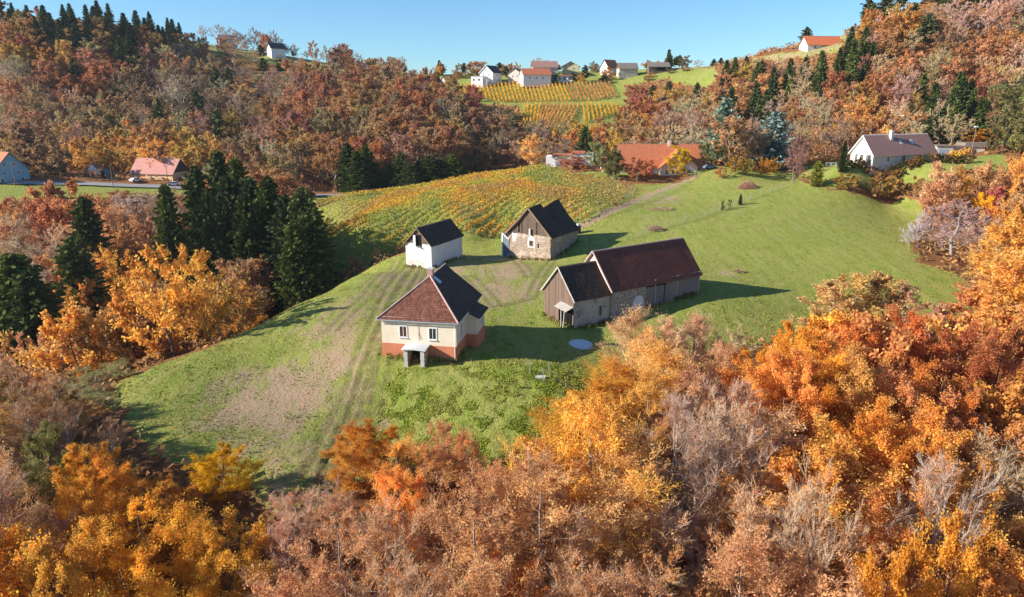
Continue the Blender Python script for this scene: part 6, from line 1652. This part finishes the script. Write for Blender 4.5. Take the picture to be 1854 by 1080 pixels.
for i, (u, v) in enumerate([(568,350),(680,344),(738,340),(722,344),(755,338)]):
    p = hit(u, v, 150); m_ = MB(); m_.beam((0, 0, -.2), (0, 0, 1.0), .16, .1); m_.beam((0, 0, 1.0), (0, 0, 1.08), .12, .07); o = m_.build('road_marker', M['white_paint']); o.location = (p.x, p.y, gz(p.x, p.y))
    tag(o, ['white marker post at the road next to the dark spruces', 'white marker post on the road verge below the spruces', 'white marker post near the right end of the road', 'small white marker post between two others on the road verge', 'rightmost white marker post of the road'][i], 'marker post', 'white road marker posts')
p = hit(897, 306, 150)
o = empty('hunting_stand', (p.x, p.y, gz(p.x, p.y)), .1, 'dark raised hunting stand at the wood edge above the near vineyard', 'hunting stand')
m_ = MB(); m_.box(-.9, .9, -.9, .9, 1.6, 3.8); m_.build('cabin', M['boards_dark'], o)
m_ = MB(); m_.slab([(-1.1, -1.1, 3.9), (1.1, -1.1, 3.9), (1.1, 1.1, 4.2), (-1.1, 1.1, 4.2)], .08); m_.build('roof', M['slate'], o)
for a in (-.8, .8):
    for b in (-.8, .8):
        m_ = MB(); m_.beam((a * 1.2, b * 1.2, -.3), (a, b, 1.6), .14, .14); m_.build('leg', M['wood_grey'], o)
def heap(u, v, Rr, Hh, n, col, name, lab, cat, t0=60):
    p = hit(u, v, t0); r = np.random.default_rng(int(u)); a = r.uniform(0, 6.28, n); q = r.random(n) ** .5 * Rr; x = np.cos(a) * q; y = np.sin(a) * q * .6; z = Hh * (1 - (q / Rr) ** 2) * r.random(n)
    d = unit(r.normal(size=(n, 3)) * [1, 1, .45]); A = np.stack([x, y, z], 1); S = np.stack([A - d * .5, A + d * .5], 1); V, F = tubes(S, np.full((n, 2), .035) * [1, .4], 3)
    o = link(name, raw_mesh(name, V, F, 4, [M['twig']], None, np.repeat(.6 + .8 * r.random(n), 3)[:, None] * np.ones((1, 3)))); o.location = (p.x, p.y, gz(p.x, p.y)); o.color = (*col, 1); tag(o, lab, cat)
heap(1354, 340, 2.9, 2.2, 1100, (.46, .24, .17), 'brush_pile', 'reddish brown pile of cut branches in the fenced garden', 'brush pile')
heap(1188, 416, 2.2, 1.2, 420, (.42, .28, .18), 'brush_pile', 'low tangle of dry stalks by the garden fence near the barn', 'brush pile')
heap(1195, 378, 4.0, .3, 260, (.40, .26, .18), 'garden_bed', 'long brown garden bed with dry stalks beside the farm track', 'garden bed')
heap(1338, 492, 1.0, .5, 260, (.40, .27, .17), 'molehill_tuft', 'small brown tuft of dry grass right of the barn roof end', 'dry tuft')
def car(u, v, rz, c, lab, t0=150):
    p = hit(u, v, t0); o = empty('parked_car', (p.x, p.y, gz(p.x, p.y) + .1), rz, lab, 'car')
    m_ = MB(); prof = [(-2.1, .35), (2.1, .35), (2.15, .8), (1.3, .95), (.75, 1.42), (-1.1, 1.45), (-1.75, .98), (-2.15, .9)]
    f = [(x, -.85, z) for x, z in prof]; b = [(x, .85, z) for x, z in prof]; m_.face(f); m_.face(b[::-1])
    for i in range(len(prof)): j = (i + 1) % len(prof); m_.face([f[j], f[i], b[i], b[j]])
    m_.build('body', plain('car_paint', c, .3), o)
    m_ = MB(); m_.face([(1.22, -.86, .97), (.72, -.86, 1.36), (-1.05, -.86, 1.38), (-1.6, -.86, .99)][::-1]); m_.build('side_window', M['glass'], o)
    m_ = MB(); m_.slab([(1.32, -.7, .97), (1.32, .7, .97), (.80, .7, 1.40), (.80, -.7, 1.40)], .01); m_.build('windscreen', M['glass'], o)
    for x in (-1.35, 1.35):
        for y in (-.8, .8):
            m_ = MB(); m_.tube((x, y - .1, .33), (x, y + .1, .33), .33, .33, 14); w_ = m_.build('wheel', M['void'], o)
car(246, 329, 1.2, (.75, .75, .76), 'white car parked before the peach farmhouse'); car(1284, 306, .3, (.20, .26, .34), 'blue grey car parked in the farmhouse yard'); car(316, 336, .2, (.7, .7, .72), 'pale car parked at the right end of the peach farmhouse')
p = hit(1495, 302, 150)
o = empty('garden_railing', (p.x, p.y, gz(p.x, p.y)), -.1, 'white garden railing left of the white gabled house', 'railing')
for x in (0, 1.6, 3.2):
    m_ = MB(); m_.beam((x, 0, -.3), (x, 0, 1.3), .12, .12); m_.build('post', M['white_paint'], o)
m_ = MB(); m_.box(-.05, 3.3, -.04, .04, 1.3, 1.42); m_.build('rail', M['white_paint'], o)
m_ = MB(); m_.box(-.05, 3.3, -.03, .03, .6, .7); m_.build('rail', M['white_paint'], o)

# ------------------------------------------------------------------ ground cover nobody could count: grass tufts and the shrubby floor of the woods
def tufts(name, lab, x, y, size, cols, up=.5, seed=1, sc=4.0, spread=None, tall=1.9, z=None):
    r = np.random.default_rng(seed); n = len(x); zz = hz(x, y) if z is None else z
    C = np.stack([x, y, zz + size * .45 * r.uniform(.2, 1, n)], 1); ax = unit(r.normal(size=(n, 3)) * [.7, .7, .25] + [0, 0, up])
    V, F = rhomb(C, size * r.uniform(.5, 1.4, n), r, 0, tall, ax)
    o = link(name, raw_mesh(name, V, F, 4, [M['leaf_own']], None, pal(cols, x, y, r, sc, seed + 5))); return tag(o, lab, None, None, 'stuff')
def sample(n, x0, x1, y0, y1, seed, test):
    r = np.random.default_rng(seed); x = r.uniform(x0, x1, n); y = r.uniform(y0, y1, n); k = test(x, y, r); return x[k], y[k]
def inm(x, y): return inpoly(x, y, MEADOW)
def offtrack(x, y, w):
    k = np.ones(len(x), bool)
    for T in TRACKS: k &= segdist(x, y, T) > w
    return k
def wildt(x, y, r):
    f = fnoise(x / 1.6, y / 1.6, 44, 3); w_ = np.clip((x + 19) / 6, 0, 1) * np.clip((82 - y) / 5, 0, 1)
    return inm(x, y) & (f > .44) & (r.random(len(x)) < w_) & offtrack(x, y, 1.6) & ~((x > -17) & (x < -4) & (y > 77.5))
x, y = sample(230000, -26, 40, 52, 84, 5, wildt)
tufts('rough_grass', 'rough unmown green grass below the farmhouse', x, y, .125, [(.26, .33, .045), (.36, .42, .06), (.44, .45, .10), (.34, .36, .08)], seed=11, up=1.1)
def shortt(x, y, r):
    f = fnoise(x / 1.2, y / 2.0, 46, 3); return inm(x, y) & (f > .50) & offtrack(x, y, 1.5) & (r.random(len(x)) < np.clip((175 - y) / 90, .2, 1)) & (np.hypot(x + 11, y - 85) > 9) & (np.hypot(x - 4, y - 147) > 9) & (np.hypot(x + 16, y - 141) > 8) & ~((np.abs((x - 18) * .55 - (y - 103) * .83) < 6.5) & (np.abs((x - 18) * .83 + (y - 103) * .55) < 15))
x, y = sample(260000, -62, 108, 48, 190, 6, shortt)
tufts('short_grass', 'short meadow grass on the hill top', x, y, .12, [(.15, .18, .035), (.33, .35, .07), (.24, .25, .06), (.48, .42, .16), (.44, .33, .17)], seed=12, sc=3, up=1.1)
def floort(x, y, r):
    a = np.zeros(len(x), bool)
    for P in PATCHES_CLEAR: a |= inpoly(x, y, P)
    k = ~a & (segdist(x, y, ROAD) > 5) & (fnoise(x / 4, y / 4, 48, 3) > .40)
    k &= ~((x > 2) & (x < 62) & (y > 228) & (y < 252))
    for (c, d, q_) in NOGO: k &= np.hypot(x - c, y - d) > q_ * .8
    return k
x, y = sample(70000, -110, 130, 36, 170, 7, floort); r_ = np.random.default_rng(3)
tufts('undergrowth', 'brown bushy undergrowth on the near forest floor', x, y, .5, [(.22, .17, .07), (.38, .22, .10), (.50, .25, .10), (.34, .26, .12)], seed=13, up=.2, z=hz(x, y) + r_.random(len(x)) ** 1.6 * 1.6)
x, y = sample(60000, -270, 270, 170, 420, 8, floort)
tufts('forest_floor_scrub', 'russet scrub on the floor of the far woods', x, y, .9, [(.34, .20, .09), (.50, .24, .10), (.56, .28, .12), (.34, .26, .13)], seed=14, up=.2, z=hz(x, y) + r_.random(len(x)) ** 1.6 * 1.6)

def fallent(x, y, r):
    d = segdist(x, y, MEADOW); k = inm(x, y) & (r.random(len(x)) < np.exp(-d / 3.5) * .8)
    return k | (inpoly(x, y, ORANGE_LITTER) & (r.random(len(x)) < .5))
x, y = sample(220000, -62, 108, 46, 240, 9, fallent)
tufts('fallen_leaves', 'fallen orange and brown leaves on the grass along the wood edges', x, y, .16, [(.50, .26, .08), (.66, .36, .08), (.44, .24, .12), (.62, .28, .08)], seed=16, up=-.1, tall=1.2, z=hz(x, y) + .05)
wx_, wy_, wz_ = [], [], []
for (ox, oy, orot, rect) in ((-16.12, 80.31, -.18, (0, 0, 9.5, 12.3)), (-21.51, 135.97, -.46, (0, 0, 6.13, 12.1)), (-.81, 146.08, -.55, (0, 0, 10.35, 12.6)), (5.09, 102.29, -.985, (0, 0, 7.65, 26.2))):
    r = np.random.default_rng(int(abs(ox * 10))); x0, y0, x1, y1 = rect; per = 2 * (x1 - x0 + y1 - y0); n = int(per * 45); t = r.random(n) * per; w, d = x1 - x0, y1 - y0
    lx = np.where(t < w, t, np.where(t < w + d, x1, np.where(t < 2 * w + d, 2 * w + d - t, x0))); ly = np.where(t < w, y0, np.where(t < w + d, t - w, np.where(t < 2 * w + d, y1, per - t)))
    off = r.exponential(.35, n) + .08; lx = lx + np.where((t >= w) & (t < w + d), off, np.where(t >= 2 * w + d, -off, 0)); ly = ly + np.where(t < w, -off, np.where((t >= w + d) & (t < 2 * w + d), off, 0))
    gx_ = ox + lx * math.cos(orot) - ly * math.sin(orot); gy_ = oy + lx * math.sin(orot) + ly * math.cos(orot)
    k = fnoise(gx_ / 1.1, gy_ / 1.1, 61, 2) > .42; wx_.append(gx_[k]); wy_.append(gy_[k]); wz_.append((hz(gx_, gy_) + r.random(n) ** 2 * .45)[k])
tufts('weeds', 'weeds and dry stalks growing along the walls of the old houses', np.concatenate(wx_), np.concatenate(wy_), .20, [(.16, .18, .04), (.30, .30, .08), (.40, .28, .14), (.22, .24, .05)], seed=15, up=1.3, tall=2.4, z=np.concatenate(wz_))

# ------------------------------------------------------------------ tell look-alikes apart by their order from left to right
ONES = ['', 'first', 'second', 'third', 'fourth', 'fifth', 'sixth', 'seventh', 'eighth', 'ninth', 'tenth', 'eleventh', 'twelfth', 'thirteenth', 'fourteenth', 'fifteenth', 'sixteenth', 'seventeenth', 'eighteenth', 'nineteenth']
TENS = {20: ('twentieth', 'twenty'), 30: ('thirtieth', 'thirty'), 40: ('fortieth', 'forty'), 50: ('fiftieth', 'fifty'), 60: ('sixtieth', 'sixty')}
def ordinal(n): return ONES[n] if n < 20 else TENS[n // 10 * 10][0] if n % 10 == 0 else TENS[n // 10 * 10][1] + '-' + ONES[n % 10]
same = {}
for o in scene.objects:
    if o.parent is None and o.get('label') and o.get('category'): same.setdefault(o['label'], []).append(o)
for lab, L in same.items():
    if 1 < len(L) < 69:
        L.sort(key=lambda o: proj(o.location.x, o.location.y, o.location.z)[0])
        for i, o in enumerate(L):
            w = 'leftmost' if i == 0 else 'rightmost' if i == len(L) - 1 else ordinal(i + 1) + ' from left'
            if len(lab.split()) + len(w.split()) <= 16: o['label'] = w + ' ' + lab

# ------------------------------------------------------------------ thin autumn haze filling the valley
hb = MB(); hb.box(-520, 520, -120, 760, -60, 175)
m = bpy.data.materials.new('haze'); m.use_nodes = True; nt = m.node_tree
for n_ in list(nt.nodes):
    if n_.type == 'BSDF_PRINCIPLED': nt.nodes.remove(n_)
pv = nt.nodes.new('ShaderNodeVolumePrincipled'); pv.inputs['Color'].default_value = (.78, .88, 1.0, 1); pv.inputs['Density'].default_value = 0.00007; pv.inputs['Anisotropy'].default_value = .2
nt.links.new(pv.outputs[0], nt.nodes['Material Output'].inputs['Volume'])
hz_o = hb.build('haze', m); tag(hz_o, kind='stuff')
hz_o.data.update()
